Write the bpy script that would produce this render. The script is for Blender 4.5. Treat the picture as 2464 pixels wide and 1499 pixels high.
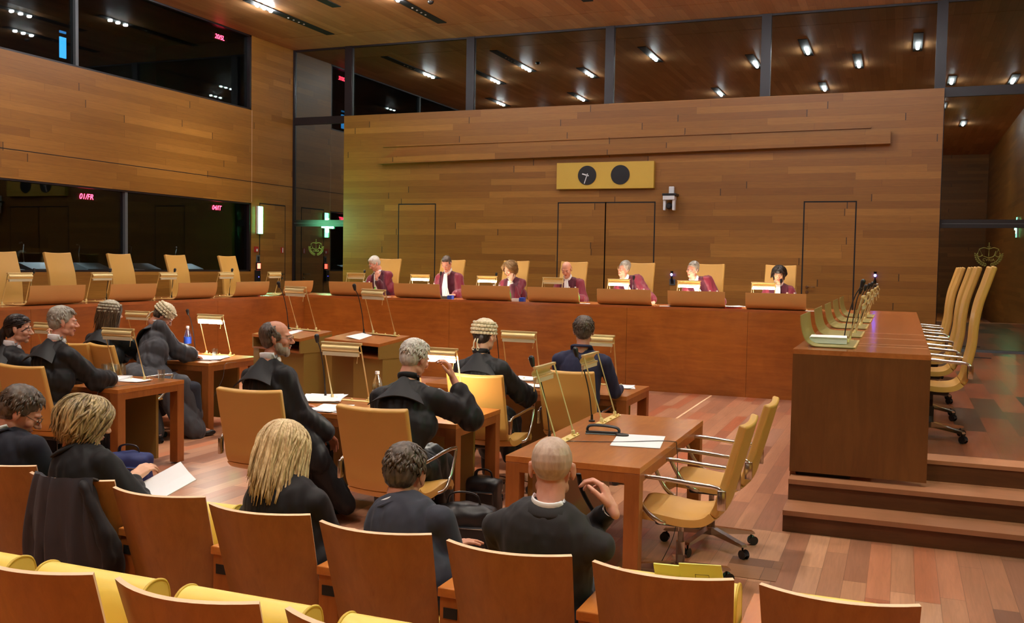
import bpy, bmesh, math, random
from mathutils import Vector, Matrix, Quaternion, noise
import numpy as np
C = bpy.context.scene.collection
for o in list(bpy.data.objects): bpy.data.objects.remove(o)
random.seed(7)
PI = math.pi

# ------------------------------------------------------------------ camera, world, exposure
H = 1.83                                        # eye height over the court floor
YAW, PITCH, ROLL, FPX = -0.380780, -0.0500437, 0.0171345, 2336.72
fwd = Vector((math.sin(YAW)*math.cos(PITCH), math.cos(YAW)*math.cos(PITCH), math.sin(PITCH)))
rt0 = Vector((math.cos(YAW), -math.sin(YAW), 0)); up0 = rt0.cross(fwd)
rt = rt0*math.cos(ROLL) + up0*math.sin(ROLL); up = -rt0*math.sin(ROLL) + up0*math.cos(ROLL)
cam_d = bpy.data.cameras.new('camera'); cam = bpy.data.objects.new('camera', cam_d); C.objects.link(cam)
cam_d.sensor_fit = 'HORIZONTAL'; cam_d.sensor_width = 36.0; cam_d.lens = FPX/2464*36.0
cam_d.clip_start = 0.05; cam_d.clip_end = 200
M = Matrix((rt, up, -fwd)).transposed().to_4x4(); M.translation = Vector((0, 0, H)); cam.matrix_world = M
bpy.context.scene.camera = cam
sc = bpy.context.scene
sc.view_settings.view_transform = 'Standard'; sc.view_settings.look = 'None'
sc.view_settings.gamma = 1.0; sc.view_settings.use_curve_mapping = False
sc.view_settings.exposure = 1.75
sc.cycles.max_bounces = 7; sc.cycles.diffuse_bounces = 4; sc.cycles.glossy_bounces = 4
wd = bpy.data.worlds.new('night'); sc.world = wd; wd.use_nodes = True
wd.node_tree.nodes['Background'].inputs[0].default_value = (0.02, 0.022, 0.03, 1)
wd.node_tree.nodes['Background'].inputs[1].default_value = 0.03

# ceiling spotlights of the room: every lit group of bulbs in a ceiling slot carries one soft downward lamp
CEIL = 6.38
BULBS = [(-10.88,14.85),(-9.6,13.73),(-8.3,14.94),(-7.1,13.86),(-8.34,10.64),(-10.8,10.47),(-5.2,15.23),(-3.2,13.87),
         (-2.0,14.96),(-1.05,13.22),(-1.98,10.41),(-4.6,10.36),(0.14,14.78),(0.95,10.52),(2.3,10.18)]
REAR = [(-10.8,7.0),(-8.3,7.0),(-5.2,7.2),(-2.0,7.0),(0.9,6.6),(-6.8,3.6),(-4.0,3.4),(-1.2,3.4),(1.6,3.0),(-3.0,0.4),(0.3,0.2),(-6.0,-1.0)]
LW = 37.0
def room_lamp(x, y, w, nm='ceiling_spot'):
    l = bpy.data.lights.new(nm, 'AREA'); l.shape = 'RECTANGLE'; l.size = 0.12; l.size_y = 0.75
    l.energy = w; l.color = (1.0, 0.89, 0.72); l.spread = math.radians(92)
    o = bpy.data.objects.new(nm, l); C.objects.link(o); o.location = (x, y, CEIL-0.012)
for x, y in BULBS: room_lamp(x, y, LW*(1.9 if y > 14 else (1.5 if x < -9 else 1.05)))
for x, y in REAR: room_lamp(x, y, LW*(1.35 if y > 1 else 1.9))

# ------------------------------------------------------------------ helpers
def ray(px, py):
    return fwd + rt*((px-1232)/FPX) - up*((py-749.5)/FPX)
def onz(px, py, z): d = ray(px, py); return Vector((0,0,H)) + d*((z-H)/d.z)
def ony(px, py, y): d = ray(px, py); return Vector((0,0,H)) + d*(y/d.y)
def onx(px, py, x): d = ray(px, py); return Vector((0,0,H)) + d*(x/d.x)

def tag(o, label=None, cat=None, group=None, kind=None):
    if label: o['label'] = label
    if cat: o['category'] = cat
    if group: o['group'] = group
    if kind: o['kind'] = kind
    return o
def thing(name, loc, rz=0.0, label=None, cat=None, group=None):
    o = bpy.data.objects.new(name, None); C.objects.link(o); o.location = loc; o.rotation_euler = (0, 0, rz)
    o.empty_display_size = 0.1
    return tag(o, label, cat, group)
def kids(o): return KIDS.get(o.name, [])
KIDS = {}
def adopt(ch, parent):
    ch.parent = parent; KIDS.setdefault(parent.name, []).append(ch)
def dup(o, loc=None, rz=None, label=None, group=None, parent=None):
    c = o.copy(); C.objects.link(c)
    if parent is not None: adopt(c, parent)
    if loc is not None: c.location = loc
    if rz is not None: c.rotation_euler = (0, 0, rz)
    if label: c['label'] = label
    if group: c['group'] = group
    for k in kids(o): dup(k, parent=c)
    return c
def rotm(rx=0, ry=0, rz=0):
    return Matrix.Rotation(rz, 3, 'Z') @ Matrix.Rotation(ry, 3, 'Y') @ Matrix.Rotation(rx, 3, 'X')
def frame_from(d, hint=Vector((0, 0, 1))):
    d = d.normalized()
    if abs(d.dot(hint)) > 0.98: hint = Vector((1, 0, 0))
    x = d.cross(hint).normalized(); y = x.cross(d).normalized()
    return x, y, d

class MB:
    def __init__(s): s.v = []; s.f = []; s.m = []
    def add(s, vs, fs, mi=0):
        n = len(s.v); s.v += [tuple(p) for p in vs]; s.f += [tuple(i+n for i in f) for f in fs]; s.m += [mi]*len(fs); return s
    def box(s, a, b, mi=0, M=None):
        x0, y0, z0 = a; x1, y1, z1 = b
        vs = [Vector(p) for p in ((x0,y0,z0),(x1,y0,z0),(x1,y1,z0),(x0,y1,z0),(x0,y0,z1),(x1,y0,z1),(x1,y1,z1),(x0,y1,z1))]
        if M is not None: vs = [M @ v for v in vs]
        return s.add(vs, [(0,3,2,1),(4,5,6,7),(0,1,5,4),(1,2,6,5),(2,3,7,6),(3,0,4,7)], mi)
    def bbox(s, a, b, r=0.01, mi=0, M=None):     # box with chamfered edges
        x0, y0, z0 = a; x1, y1, z1 = b
        bm = bmesh.new(); vv = [bm.verts.new(p) for p in ((x0,y0,z0),(x1,y0,z0),(x1,y1,z0),(x0,y1,z0),(x0,y0,z1),(x1,y0,z1),(x1,y1,z1),(x0,y1,z1))]
        for f in [(0,3,2,1),(4,5,6,7),(0,1,5,4),(1,2,6,5),(2,3,7,6),(3,0,4,7)]: bm.faces.new([vv[i] for i in f])
        bmesh.ops.bevel(bm, geom=list(bm.edges), offset=r, segments=2, profile=0.5, affect='EDGES')
        bm.verts.index_update()
        vs = [M @ v.co if M is not None else v.co.copy() for v in bm.verts]
        s.add(vs, [[v.index for v in f.verts] for f in bm.faces], mi); bm.free(); return s
    def ell(s, c, r, R=None, n=14, mi=0):
        c = Vector(c); vs = []; fs = []; m = max(6, n//2+1)
        vs.append(Vector((0, 0, r[2])))
        for i in range(1, m):
            t = PI*i/m
            for j in range(n):
                a = 2*PI*j/n; vs.append(Vector((r[0]*math.sin(t)*math.cos(a), r[1]*math.sin(t)*math.sin(a), r[2]*math.cos(t))))
        vs.append(Vector((0, 0, -r[2])))
        for j in range(n): fs.append((0, 1+j, 1+(j+1) % n))
        for i in range(m-2):
            for j in range(n):
                a = 1+i*n+j; b = 1+i*n+(j+1) % n; fs.append((a, a+n, b+n, b))
        L = len(vs)-1; b0 = 1+(m-2)*n
        for j in range(n): fs.append((L, b0+(j+1) % n, b0+j))
        if R is not None: vs = [R @ v for v in vs]
        return s.add([v+c for v in vs], fs, mi)
    def tube(s, pts, rad, n=8, mi=0, cap=True, flat=None, hint=Vector((0,0,1)), closed=False):
        pts = [Vector(p) for p in pts]; k = len(pts)
        if not hasattr(rad, '__len__'): rad = [rad]*k
        vs = []; fs = []; px = None
        for i, p in enumerate(pts):
            if closed: d = pts[(i+1) % k]-pts[i-1]
            else: d = pts[min(i+1, k-1)]-pts[max(i-1, 0)]
            if d.length < 1e-9: d = Vector((0, 0, 1))
            x, y, z = frame_from(d, hint)
            if px is not None:
                x2 = px - z*px.dot(z)
                if x2.length > 1e-4: x = x2.normalized(); y = z.cross(x).normalized()
            px = x
            fx, fy = (1, 1) if flat is None else flat
            for j in range(n):
                a = 2*PI*j/n; vs.append(p + x*(math.cos(a)*rad[i]*fx) + y*(math.sin(a)*rad[i]*fy))
        for i in range(k if closed else k-1):
            for j in range(n):
                a = i*n+j; b = i*n+(j+1) % n; i2 = ((i+1) % k)*n
                fs.append((a, b, i2+(j+1) % n, i2+j))
        if cap and not closed:
            fs.append(tuple(reversed(range(n)))); fs.append(tuple(range((k-1)*n, k*n)))
        return s.add(vs, fs, mi)
    def cone(s, a, b, ra, rb, n=12, mi=0, flat=(1, 1), hint=Vector((0,0,1))):   # round cone with spherical ends
        a = Vector(a); b = Vector(b); d = b-a; L = max(d.length, 1e-6); u = d/L
        pts = []; rr = []
        for i in range(4):
            t = PI/2*i/4; pts.append(a-u*ra*math.cos(t)); rr.append(max(ra*math.sin(t), 1e-4*ra+1e-5))
        pts.append(a); rr.append(ra); pts.append(b); rr.append(rb)
        for i in range(4):
            t = PI/2*(i+1)/4; pts.append(b+u*rb*math.sin(t)); rr.append(max(rb*math.cos(t), 1e-5))
        x, y, z = frame_from(d, hint); vs = []; fs = []; k = len(pts)
        for p, r in zip(pts, rr):
            for j in range(n):
                q = 2*PI*j/n; vs.append(p + x*(math.cos(q)*r*flat[0]) + y*(math.sin(q)*r*flat[1]))
        for i in range(k-1):
            for j in range(n):
                A = i*n+j; B = i*n+(j+1) % n; fs.append((A, B, B+n, A+n))
        fs.append(tuple(reversed(range(n)))); fs.append(tuple(range((k-1)*n, k*n)))
        return s.add(vs, fs, mi)
    def lathe(s, prof, c=(0,0,0), n=20, mi=0, M=None):
        vs = []; fs = []; k = len(prof)
        for r, z in prof:
            for j in range(n):
                a = 2*PI*j/n; v = Vector((c[0]+r*math.cos(a), c[1]+r*math.sin(a), c[2]+z)); vs.append(M @ v if M is not None else v)
        for i in range(k-1):
            for j in range(n):
                A = i*n+j; B = i*n+(j+1) % n; fs.append((A, B, B+n, A+n))
        if prof[0][0] > 1e-6: fs.append(tuple(reversed(range(n))))
        if prof[-1][0] > 1e-6: fs.append(tuple(range((k-1)*n, k*n)))
        return s.add(vs, fs, mi)
    def prism(s, poly, y0, y1, mi=0, axis='y', M=None):     # polygon in a plane, extruded along an axis
        k = len(poly); vs = []
        for t in (y0, y1):
            for a, b in poly:
                v = {'y': Vector((a, t, b)), 'x': Vector((t, a, b)), 'z': Vector((a, b, t))}[axis]
                vs.append(M @ v if M is not None else v)
        fs = [tuple(range(k)), tuple(reversed(range(k, 2*k)))] + [(i, i+k, (i+1) % k+k, (i+1) % k) for i in range(k)]
        return s.add(vs, fs, mi)
    def sheet(s, P, t, mi=0, edge=None):        # P[i][j] grid of points -> a sheet of thickness t
        a = len(P); b = len(P[0]); N = [[None]*b for _ in range(a)]
        for i in range(a):
            for j in range(b):
                du = P[min(i+1, a-1)][j]-P[max(i-1, 0)][j]; dv = P[i][min(j+1, b-1)]-P[i][max(j-1, 0)]
                N[i][j] = du.cross(dv).normalized()
        vs = [P[i][j] for i in range(a) for j in range(b)] + [P[i][j]+N[i][j]*t for i in range(a) for j in range(b)]
        n = a*b; f1 = []; f2 = []
        for i in range(a-1):
            for j in range(b-1):
                q = i*b+j; f1 += [(q, q+1, q+b+1, q+b), (n+q, n+q+b, n+q+b+1, n+q+1)]
        for i in range(a-1):
            q = i*b; f2.append((q, q+b, n+q+b, n+q)); q = i*b+b-1; f2.append((q, n+q, n+q+b, q+b))
        for j in range(b-1):
            q = j; f2.append((q, n+q, n+q+1, q+1)); q = (a-1)*b+j; f2.append((q, q+1, n+q+1, n+q))
        m = len(s.v); s.v += [tuple(p) for p in vs]
        for f in f1: s.f.append(tuple(i+m for i in f)); s.m.append(mi)
        for f in f2: s.f.append(tuple(i+m for i in f)); s.m.append(mi if edge is None else edge)
        return s
    def mesh(s, name, mats, smooth=False):
        me = bpy.data.meshes.new(name); me.from_pydata(s.v, [], s.f); me.validate()
        if not isinstance(mats, (list, tuple)): mats = [mats]
        for m in mats: me.materials.append(m)
        if len(mats) > 1 and len(me.polygons) == len(s.m): me.polygons.foreach_set('material_index', s.m)
        bm = bmesh.new(); bm.from_mesh(me); bmesh.ops.recalc_face_normals(bm, faces=bm.faces); bm.to_mesh(me); bm.free()
        if smooth is True: me.polygons.foreach_set('use_smooth', [True]*len(me.polygons))
        elif smooth: me.polygons.foreach_set('use_smooth', [True]*len(me.polygons)); me.set_sharp_from_angle(angle=math.radians(smooth))
        me.update(); return me
    def build(s, name, mats, parent=None, smooth=False):
        o = bpy.data.objects.new(name, s.mesh(name, mats, smooth)); C.objects.link(o)
        if parent is not None: adopt(o, parent)
        return o
def struct(name, mb, mat, parent=None, smooth=False, label=None):
    o = mb.build(name, mat, parent, smooth)
    if parent is None: o['kind'] = 'structure'
    if label: o['label'] = label
    return o
def arc(c, r, a0, a1, n, plane='xz'):
    out = []
    for i in range(n+1):
        a = a0+(a1-a0)*i/n; p, q = r*math.cos(a), r*math.sin(a)
        out.append(Vector(c)+{'xz': Vector((p, 0, q)), 'yz': Vector((0, p, q)), 'xy': Vector((p, q, 0))}[plane])
    return out
def bez(pts, n=8):      # Catmull-Rom through the points
    P = [Vector(p) for p in pts]; P = [P[0]*2-P[1]]+P+[P[-1]*2-P[-2]]; out = []
    for i in range(1, len(P)-2):
        for j in range(n):
            t = j/n; a, b, c, d = P[i-1:i+3]
            out.append(0.5*((2*b)+(c-a)*t+(2*a-5*b+4*c-d)*t*t+(3*b-a-3*c+d)*t**3))
    out.append(P[-2]); return out
def textmesh(name, s, size, mat, loc, R, parent=None, ext=0.002, shear=0.0, align='CENTER'):
    cu = bpy.data.curves.new(name, 'FONT'); cu.body = s; cu.size = size; cu.extrude = ext; cu.shear = shear; cu.align_x = align; cu.align_y = 'CENTER'
    t = bpy.data.objects.new('t', cu); C.objects.link(t); dg = bpy.context.evaluated_depsgraph_get()
    me = bpy.data.meshes.new_from_object(t.evaluated_get(dg)); bpy.data.objects.remove(t)
    R4 = R.to_4x4(); R4.translation = Vector(loc); me.transform(R4); me.materials.clear(); me.materials.append(mat)
    o = bpy.data.objects.new(name, me); C.objects.link(o)
    if parent is not None: adopt(o, parent)
    return o
# ------------------------------------------------------------------ materials
class NT:
    def __init__(s, name):
        s.m = bpy.data.materials.new(name); s.m.use_nodes = True; s.t = s.m.node_tree; s.n = s.t.nodes; s.l = s.t.links
        s.p = s.n['Principled BSDF']; s.tc = s.n.new('ShaderNodeTexCoord'); s.co = s.tc.outputs['Object']
    def link(s, a, b): s.l.new(a, b)
    def set(s, sock, v):
        if isinstance(v, bpy.types.NodeSocket): s.l.new(v, sock)
        else: sock.default_value = v
    def math(s, op, a, b=0.0, c=0.0):
        n = s.n.new('ShaderNodeMath'); n.operation = op
        s.set(n.inputs[0], a); s.set(n.inputs[1], b); s.set(n.inputs[2], c); return n.outputs[0]
    def comb(s, x, y, z):
        n = s.n.new('ShaderNodeCombineXYZ'); s.set(n.inputs[0], x); s.set(n.inputs[1], y); s.set(n.inputs[2], z); return n.outputs[0]
    def sep(s, v):
        n = s.n.new('ShaderNodeSeparateXYZ'); s.l.new(v, n.inputs[0]); return n.outputs
    def wn(s, v):
        n = s.n.new('ShaderNodeTexWhiteNoise'); n.noise_dimensions = '3D'; s.l.new(v, n.inputs['Vector']); return n.outputs['Value']
    def noise(s, v, scale, detail=3, rough=0.55, dist=0.0):
        n = s.n.new('ShaderNodeTexNoise'); s.l.new(v, n.inputs['Vector']); n.inputs['Scale'].default_value = scale
        n.inputs['Detail'].default_value = detail; n.inputs['Roughness'].default_value = rough; n.inputs['Distortion'].default_value = dist
        return n.outputs['Fac']
    def ramp(s, f, stops):
        n = s.n.new('ShaderNodeValToRGB'); s.l.new(f, n.inputs[0]); e = n.color_ramp.elements
        while len(e) < len(stops): e.new(0.5)
        for i, (p, c) in enumerate(stops): e[i].position = p; e[i].color = (*c, 1)
        return n.outputs[0]
    def mix(s, f, a, b, mode='MIX'):
        n = s.n.new('ShaderNodeMix'); n.data_type = 'RGBA'; n.blend_type = mode
        s.set(n.inputs[0], f); s.set(n.inputs[6], a if not isinstance(a, tuple) else (*a, 1)); s.set(n.inputs[7], b if not isinstance(b, tuple) else (*b, 1)); return n.outputs[2]
    def scale(s, v, sc):
        n = s.n.new('ShaderNodeVectorMath'); n.operation = 'MULTIPLY'; s.l.new(v, n.inputs[0]); n.inputs[1].default_value = sc; return n.outputs[0]
    def bump(s, h, st=0.3, d=0.01):
        n = s.n.new('ShaderNodeBump'); s.l.new(h, n.inputs['Height']); n.inputs['Strength'].default_value = st; n.inputs['Distance'].default_value = d
        s.l.new(n.outputs[0], s.p.inputs['Normal'])
    def fin(s, col=None, rough=0.5, metal=0.0, spec=0.5, coat=0.0):
        if col is not None: s.set(s.p.inputs['Base Color'], col if not isinstance(col, tuple) else (*col, 1))
        s.set(s.p.inputs['Roughness'], rough); s.set(s.p.inputs['Metallic'], metal); s.p.inputs['Specular IOR Level'].default_value = spec
        s.p.inputs['Coat Weight'].default_value = coat; s.p.inputs['Coat Roughness'].default_value = 0.15
        return s.m
def c8(r, g, b):
    f = lambda x: (x/255/12.92) if x/255 < 0.04045 else ((x/255+0.055)/1.055)**2.4
    return (f(r), f(g), f(b))
def simple(name, col, rough=0.5, metal=0.0, spec=0.5, var=0.08, sc=6.0, bump=0.0, coat=0.0):
    t = NT(name); n = t.noise(t.co, sc, 4)
    a = tuple(max(0, c*(1-var)) for c in col); b = tuple(min(1, c*(1+var)) for c in col)
    m = t.fin(t.mix(n, a, b), rough, metal, spec, coat)
    if bump: t.bump(t.noise(t.co, 160, 2), bump, 0.002)
    return m
def planks(name, along, across, h, L, cols, rough=0.4, seam=0.02, slit=0.0, grain=0.25, ends=0.004, coat=0.0, spec=0.5):
    t = NT(name); s = t.sep(t.co); a = s['XYZ'.index(along)]; b = s['XYZ'.index(across)]
    bb = t.math('DIVIDE', b, h); row = t.math('FLOOR', bb)
    r1 = t.wn(t.comb(row, 3.1, 0.7)); u = t.math('ADD', t.math('DIVIDE', a, L), t.math('MULTIPLY', r1, 7.3)); iid = t.math('FLOOR', u)
    tone = t.wn(t.comb(row, iid, 1.7))
    g = t.noise(t.comb(t.math('MULTIPLY', a, 1.6), t.math('MULTIPLY', b, 26.0), t.math('MULTIPLY', tone, 30.0)), 1.6, 4, 0.6, 1.2)
    n = len(cols); col = t.ramp(tone, [(i/(n-1), c) for i, c in enumerate(cols)])
    col = t.mix(t.math('MULTIPLY', t.math('SUBTRACT', g, 0.35), grain*2.4), col, tuple(c*0.35 for c in cols[0]))
    fb = t.math('FRACT', bb); sm = t.math('LESS_THAN', fb, seam)
    fu = t.math('FRACT', u); se = t.math('LESS_THAN', fu, ends/L)
    if slit:
        keep = t.math('GREATER_THAN', t.wn(t.comb(iid, row, 9.3)), 1-slit); wide = t.math('LESS_THAN', fu, 0.016/L)
        sl = t.math('MULTIPLY', keep, wide); col = t.mix(t.math('MULTIPLY', sl, 0.8), col, (0.02, 0.01, 0.006))
    col = t.mix(t.math('MULTIPLY', t.math('MAXIMUM', sm, se), 0.55), col, (0.03, 0.015, 0.008))
    m = t.fin(col, rough, 0.0, spec, coat); t.bump(g, 0.05, 0.002); return m
def veneer(name, c1, c2, rough=0.4, along='Z', sc=1.0, coat=0.0, blot=0.5):
    t = NT(name); k = {'X': (1.2, 9, 9), 'Y': (9, 1.2, 9), 'Z': (9, 9, 1.2)}[along]
    g = t.noise(t.scale(t.co, tuple(x*sc for x in k)), 2.0, 5, 0.6, 0.8)
    g2 = t.noise(t.scale(t.co, tuple(x*sc*6 for x in k)), 3.0, 3, 0.6)
    bl = t.noise(t.co, 1.3*sc, 4, 0.6, 0.6)
    f = t.math('ADD', t.math('MULTIPLY', g, 0.45), t.math('ADD', t.math('MULTIPLY', bl, blot), t.math('MULTIPLY', g2, 0.12)))
    col = t.ramp(f, [(0.3, c1), (0.8, c2)])
    m = t.fin(col, rough, 0, 0.5, coat); t.bump(g2, 0.03, 0.001); return m
def emit(name, col, st, base=(0.02, 0.02, 0.02)):
    t = NT(name); t.fin(base, 0.4); t.p.inputs['Emission Color'].default_value = (*col, 1); t.p.inputs['Emission Strength'].default_value = st; return t.m
def pane_mat(name, tint, refl, rough=0.0):
    m = bpy.data.materials.new(name); m.use_nodes = True; n = m.node_tree.nodes; l = m.node_tree.links; n.clear()
    o = n.new('ShaderNodeOutputMaterial'); mx = n.new('ShaderNodeMixShader'); tr = n.new('ShaderNodeBsdfTransparent'); gl = n.new('ShaderNodeBsdfGlossy')
    tr.inputs[0].default_value = (*tint, 1); gl.inputs['Roughness'].default_value = rough; gl.inputs[0].default_value = (0.93, 1.0, 0.93, 1)
    lw = n.new('ShaderNodeLayerWeight'); lw.inputs[0].default_value = 0.35; mr = n.new('ShaderNodeMapRange')
    mr.inputs['To Min'].default_value = refl; mr.inputs['To Max'].default_value = min(1, refl*2.2)
    l.new(lw.outputs['Fresnel'], mr.inputs[0]); l.new(mr.outputs[0], mx.inputs[0]); l.new(tr.outputs[0], mx.inputs[1]); l.new(gl.outputs[0], mx.inputs[2]); l.new(mx.outputs[0], o.inputs[0])
    return m
WOODS = [c8(138,88,28), c8(152,100,34), c8(162,108,40), c8(146,94,32), c8(176,120,48)]
M_WALL = planks('wall_planks', 'X', 'Z', 0.125, 2.3, WOODS, 0.42, 0.018, 0.30, 0.3)
M_WALLY = planks('wall_planks_side', 'Y', 'Z', 0.125, 2.3, WOODS, 0.45, 0.018, 0.22, 0.3)
M_CEIL = planks('ceiling_planks', 'Y', 'X', 0.14, 1.7, [c8(176,120,72), c8(200,144,92), c8(186,130,80), c8(212,156,104)], 0.5, 0.02, 0.0, 0.25)
M_FLOOR = planks('floor_boards', 'Y', 'X', 0.13, 1.15, [c8(124,84,68), c8(168,112,84), c8(186,132,100), c8(150,102,80), c8(176,98,66), c8(196,144,112), c8(160,118,98)], 0.33, 0.02, 0.0, 0.28, 0.005)
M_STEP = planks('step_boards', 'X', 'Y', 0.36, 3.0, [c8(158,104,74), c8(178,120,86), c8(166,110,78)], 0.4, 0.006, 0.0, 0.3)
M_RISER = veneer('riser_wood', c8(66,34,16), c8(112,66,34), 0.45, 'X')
M_BENCH = veneer('bench_veneer', c8(118,60,16), c8(190,114,42), 0.30, 'X', 0.8, 0.15, 0.6)
M_BTOP = veneer('bench_top', c8(150,80,36), c8(194,116,62), 0.25, 'X', 1.0, 0.2)
M_TABLE = veneer('table_wood', c8(158,86,32), c8(208,132,62), 0.3, 'X', 1.2, 0.15)
M_TABLEY = veneer('table_wood_long', c8(158,86,32), c8(208,132,62), 0.3, 'Y', 1.2, 0.15)
M_LEG = veneer('table_leg_wood', c8(130,68,24), c8(176,104,46), 0.4, 'Z', 1.2)
M_OLIVE = simple('olive_panel', c8(150,118,56), 0.45, var=0.06, sc=2)
M_SHELL = veneer('shell_veneer', c8(130,82,34), c8(180,124,58), 0.38, 'Z', 1.1, 0.1)
M_PLY = simple('ply_edge', c8(236,196,156), 0.45)
M_TAN = simple('tan_leather', c8(206,158,80), 0.42, var=0.05, sc=3, bump=0.08)
M_YEL = simple('yellow_leather', c8(236,206,100), 0.38, var=0.06, sc=2.5, bump=0.05)
M_YSIDE = simple('yellow_panel', c8(206,172,62), 0.5, var=0.06, sc=14)
M_BRASS = simple('brass', c8(236,214,152), 0.4, 0.5, var=0.05)
M_BRASSP = simple('brass_plate', c8(222,198,130), 0.4, 0.5, var=0.05)
M_CHROME = simple('polished_aluminium', c8(200,196,190), 0.18, 1.0, var=0.03)
M_STEEL = simple('dark_steel', c8(70,66,62), 0.35, 0.8)
M_BLACK = simple('black_plastic', (0.012, 0.012, 0.014), 0.35, var=0.2)
M_DARK = simple('dark_void', (0.006, 0.005, 0.005), 0.7)
M_FRAME = simple('dark_frame', c8(34,24,26), 0.4)
M_GREYP = simple('grey_plastic', c8(92,96,98), 0.45)
M_WHITEP = simple('white_plastic', c8(225,225,228), 0.35)
M_PAPER = simple('paper', c8(240,240,244), 0.7, var=0.02)
M_GOLD = simple('gold_board', c8(206,168,66), 0.42, 0.0, var=0.06, sc=2)
M_SKIN = None
def skin(name, col):
    t = NT(name); n = t.noise(t.co, 22, 4, 0.6)
    cc = t.mix(n, tuple(c*0.86 for c in col), tuple(min(1, c*1.08) for c in col)); t.p.inputs['Subsurface Weight'].default_value = 0.12
    t.p.inputs['Subsurface Radius'].default_value = (0.012, 0.005, 0.003); return t.fin(cc, 0.48)
M_SK = {'fair': skin('skin_fair', c8(226,172,142)), 'pink': skin('skin_pink', c8(222,160,136)), 'ruddy': skin('skin_ruddy', c8(206,142,114))}
M_LIP = simple('lips', c8(176,98,88), 0.45); M_EYE = simple('eye_white', c8(225,220,214), 0.2); M_IRIS = simple('iris', c8(46,40,36), 0.15)
def hairm(name, a, b, sc=60):
    t = NT(name); n = t.noise(t.scale(t.co, (1, 1, 0.25)), sc, 3, 0.6); n2 = t.noise(t.co, 9, 2)
    col = t.ramp(t.math('ADD', t.math('MULTIPLY', n, 0.65), t.math('MULTIPLY', n2, 0.35)), [(0.35, a), (0.65, b)])
    m = t.fin(col, 0.42); t.bump(n, 0.35, 0.003); return m
HAIR = {'black': hairm('hair_black', c8(24,18,16), c8(52,40,34)), 'brown': hairm('hair_brown', c8(58,40,26), c8(104,76,50)), 'dkgrey': hairm('hair_dark_grey', c8(48,38,32), c8(108,92,78)),
        'grey': hairm('hair_grey', c8(120,114,104), c8(178,172,160)), 'white': hairm('hair_white', c8(172,166,156), c8(228,224,214)), 'blonde': hairm('hair_blonde', c8(158,122,74), c8(246,222,172), 110),
        'ash': hairm('hair_ash_blonde', c8(84,66,42), c8(206,180,128), 90), 'wig': hairm('wig_horsehair', c8(204,188,150), c8(242,230,200)), 'wiggrey': hairm('wig_horsehair_grey', c8(150,142,120), c8(206,198,176)),
        'beard': hairm('beard_grey', c8(120,104,88), c8(188,176,162)), 'crop': hairm('hair_cropped_grey', c8(172,146,126), c8(204,178,158)), 'sandy': hairm('hair_sandy', c8(120,88,50), c8(178,142,94))}
def cloth(name, col, rough=0.8, sheen=0.05, var=0.12):
    t = NT(name); n = t.noise(t.co, 7, 4); w = t.noise(t.co, 420, 1)
    m = t.fin(t.mix(n, tuple(c*(1-var) for c in col), tuple(min(1, c*(1+var)) for c in col)), rough, 0, 0.3); t.p.inputs['Sheen Weight'].default_value = sheen; t.bump(w, 0.12, 0.001); return m
CL = {'gown': cloth('black_gown_cloth', (0.011, 0.011, 0.013), 0.55, 0.03), 'gownlit': cloth('lit_gown_cloth', (0.05, 0.05, 0.06), 0.6, 0.08), 'navy': cloth('navy_suit_cloth', c8(40,42,70), 0.75),  # second gown cloth is the black one with lamplight painted in as grey
      'dknavy': cloth('dark_navy_cloth', c8(26,28,40), 0.75), 'charcoal': cloth('charcoal_suit_cloth', c8(42,40,42), 0.75), 'slate': cloth('slate_suit_cloth', c8(52,54,66), 0.75), 'black': cloth('black_cloth', c8(26,24,27), 0.7),
      'jeans': cloth('dark_trouser_cloth', c8(40,44,56)), 'judge': cloth('burgundy_robe_cloth', c8(122,28,50), 0.45, 0.3), 'velvet': cloth('dark_velvet', c8(80,16,40), 0.7, 0.4), 'white': cloth('white_linen', c8(238,238,242), 0.7, 0.1, 0.02),
      'hose': cloth('dark_hose', c8(30,24,24)), 'shoe': simple('black_shoe_leather', (0.012, 0.011, 0.011), 0.25)}
M_WATER = pane_mat('clear_glassware', (0.95, 0.97, 0.97), 0.16)
M_GREENB = simple('green_bottle', c8(110,190,80), 0.2); M_BLUEL = simple('blue_label', c8(40,80,190), 0.4); M_RED = simple('red_card', c8(190,40,34), 0.5)
M_LIT = emit('lamp_strip_lit', (1.0, 0.93, 0.78), 28.0, (0.8, 0.8, 0.75))
M_OPAL = simple('opal_strip', c8(214,204,170), 0.35)
# ------------------------------------------------------------------ the room
LX, RX, GY, BY, PZ = -12.5, 3.0, 18.15, 18.0, 0.457
M_PLAT = planks('platform_boards', 'Y', 'X', 0.24, 1.5, [c8(84,66,48), c8(150,82,50), c8(96,74,54), c8(70,60,48), c8(168,92,58), c8(108,84,62)], 0.28, 0.01, 0.0, 0.2)
struct('floor', MB().box((LX-2, -6, -0.1), (RX+0.1, 18.3, 0)), M_FLOOR)
p = MB()
p.box((LX, 4.0, 0.0), (-9.33, GY+0.1, PZ)); p.box((-9.33, 13.9, 0.0), (RX, GY+0.1, PZ)); p.box((-0.66, 7.62, 0.0), (RX, 13.9, PZ))
struct('floor_platform', p, M_PLAT, label='raised board platform behind the judges bench')
s = MB()
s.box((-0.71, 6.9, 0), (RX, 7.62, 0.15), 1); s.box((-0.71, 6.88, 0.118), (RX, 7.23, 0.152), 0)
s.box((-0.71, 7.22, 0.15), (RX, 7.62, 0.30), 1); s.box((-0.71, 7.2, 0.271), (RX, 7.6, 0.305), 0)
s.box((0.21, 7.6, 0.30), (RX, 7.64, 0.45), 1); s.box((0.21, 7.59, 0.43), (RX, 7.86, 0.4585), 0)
struct('trim_1', s, [M_STEP, M_RISER], label='three wide timber steps up to the platform')
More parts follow.
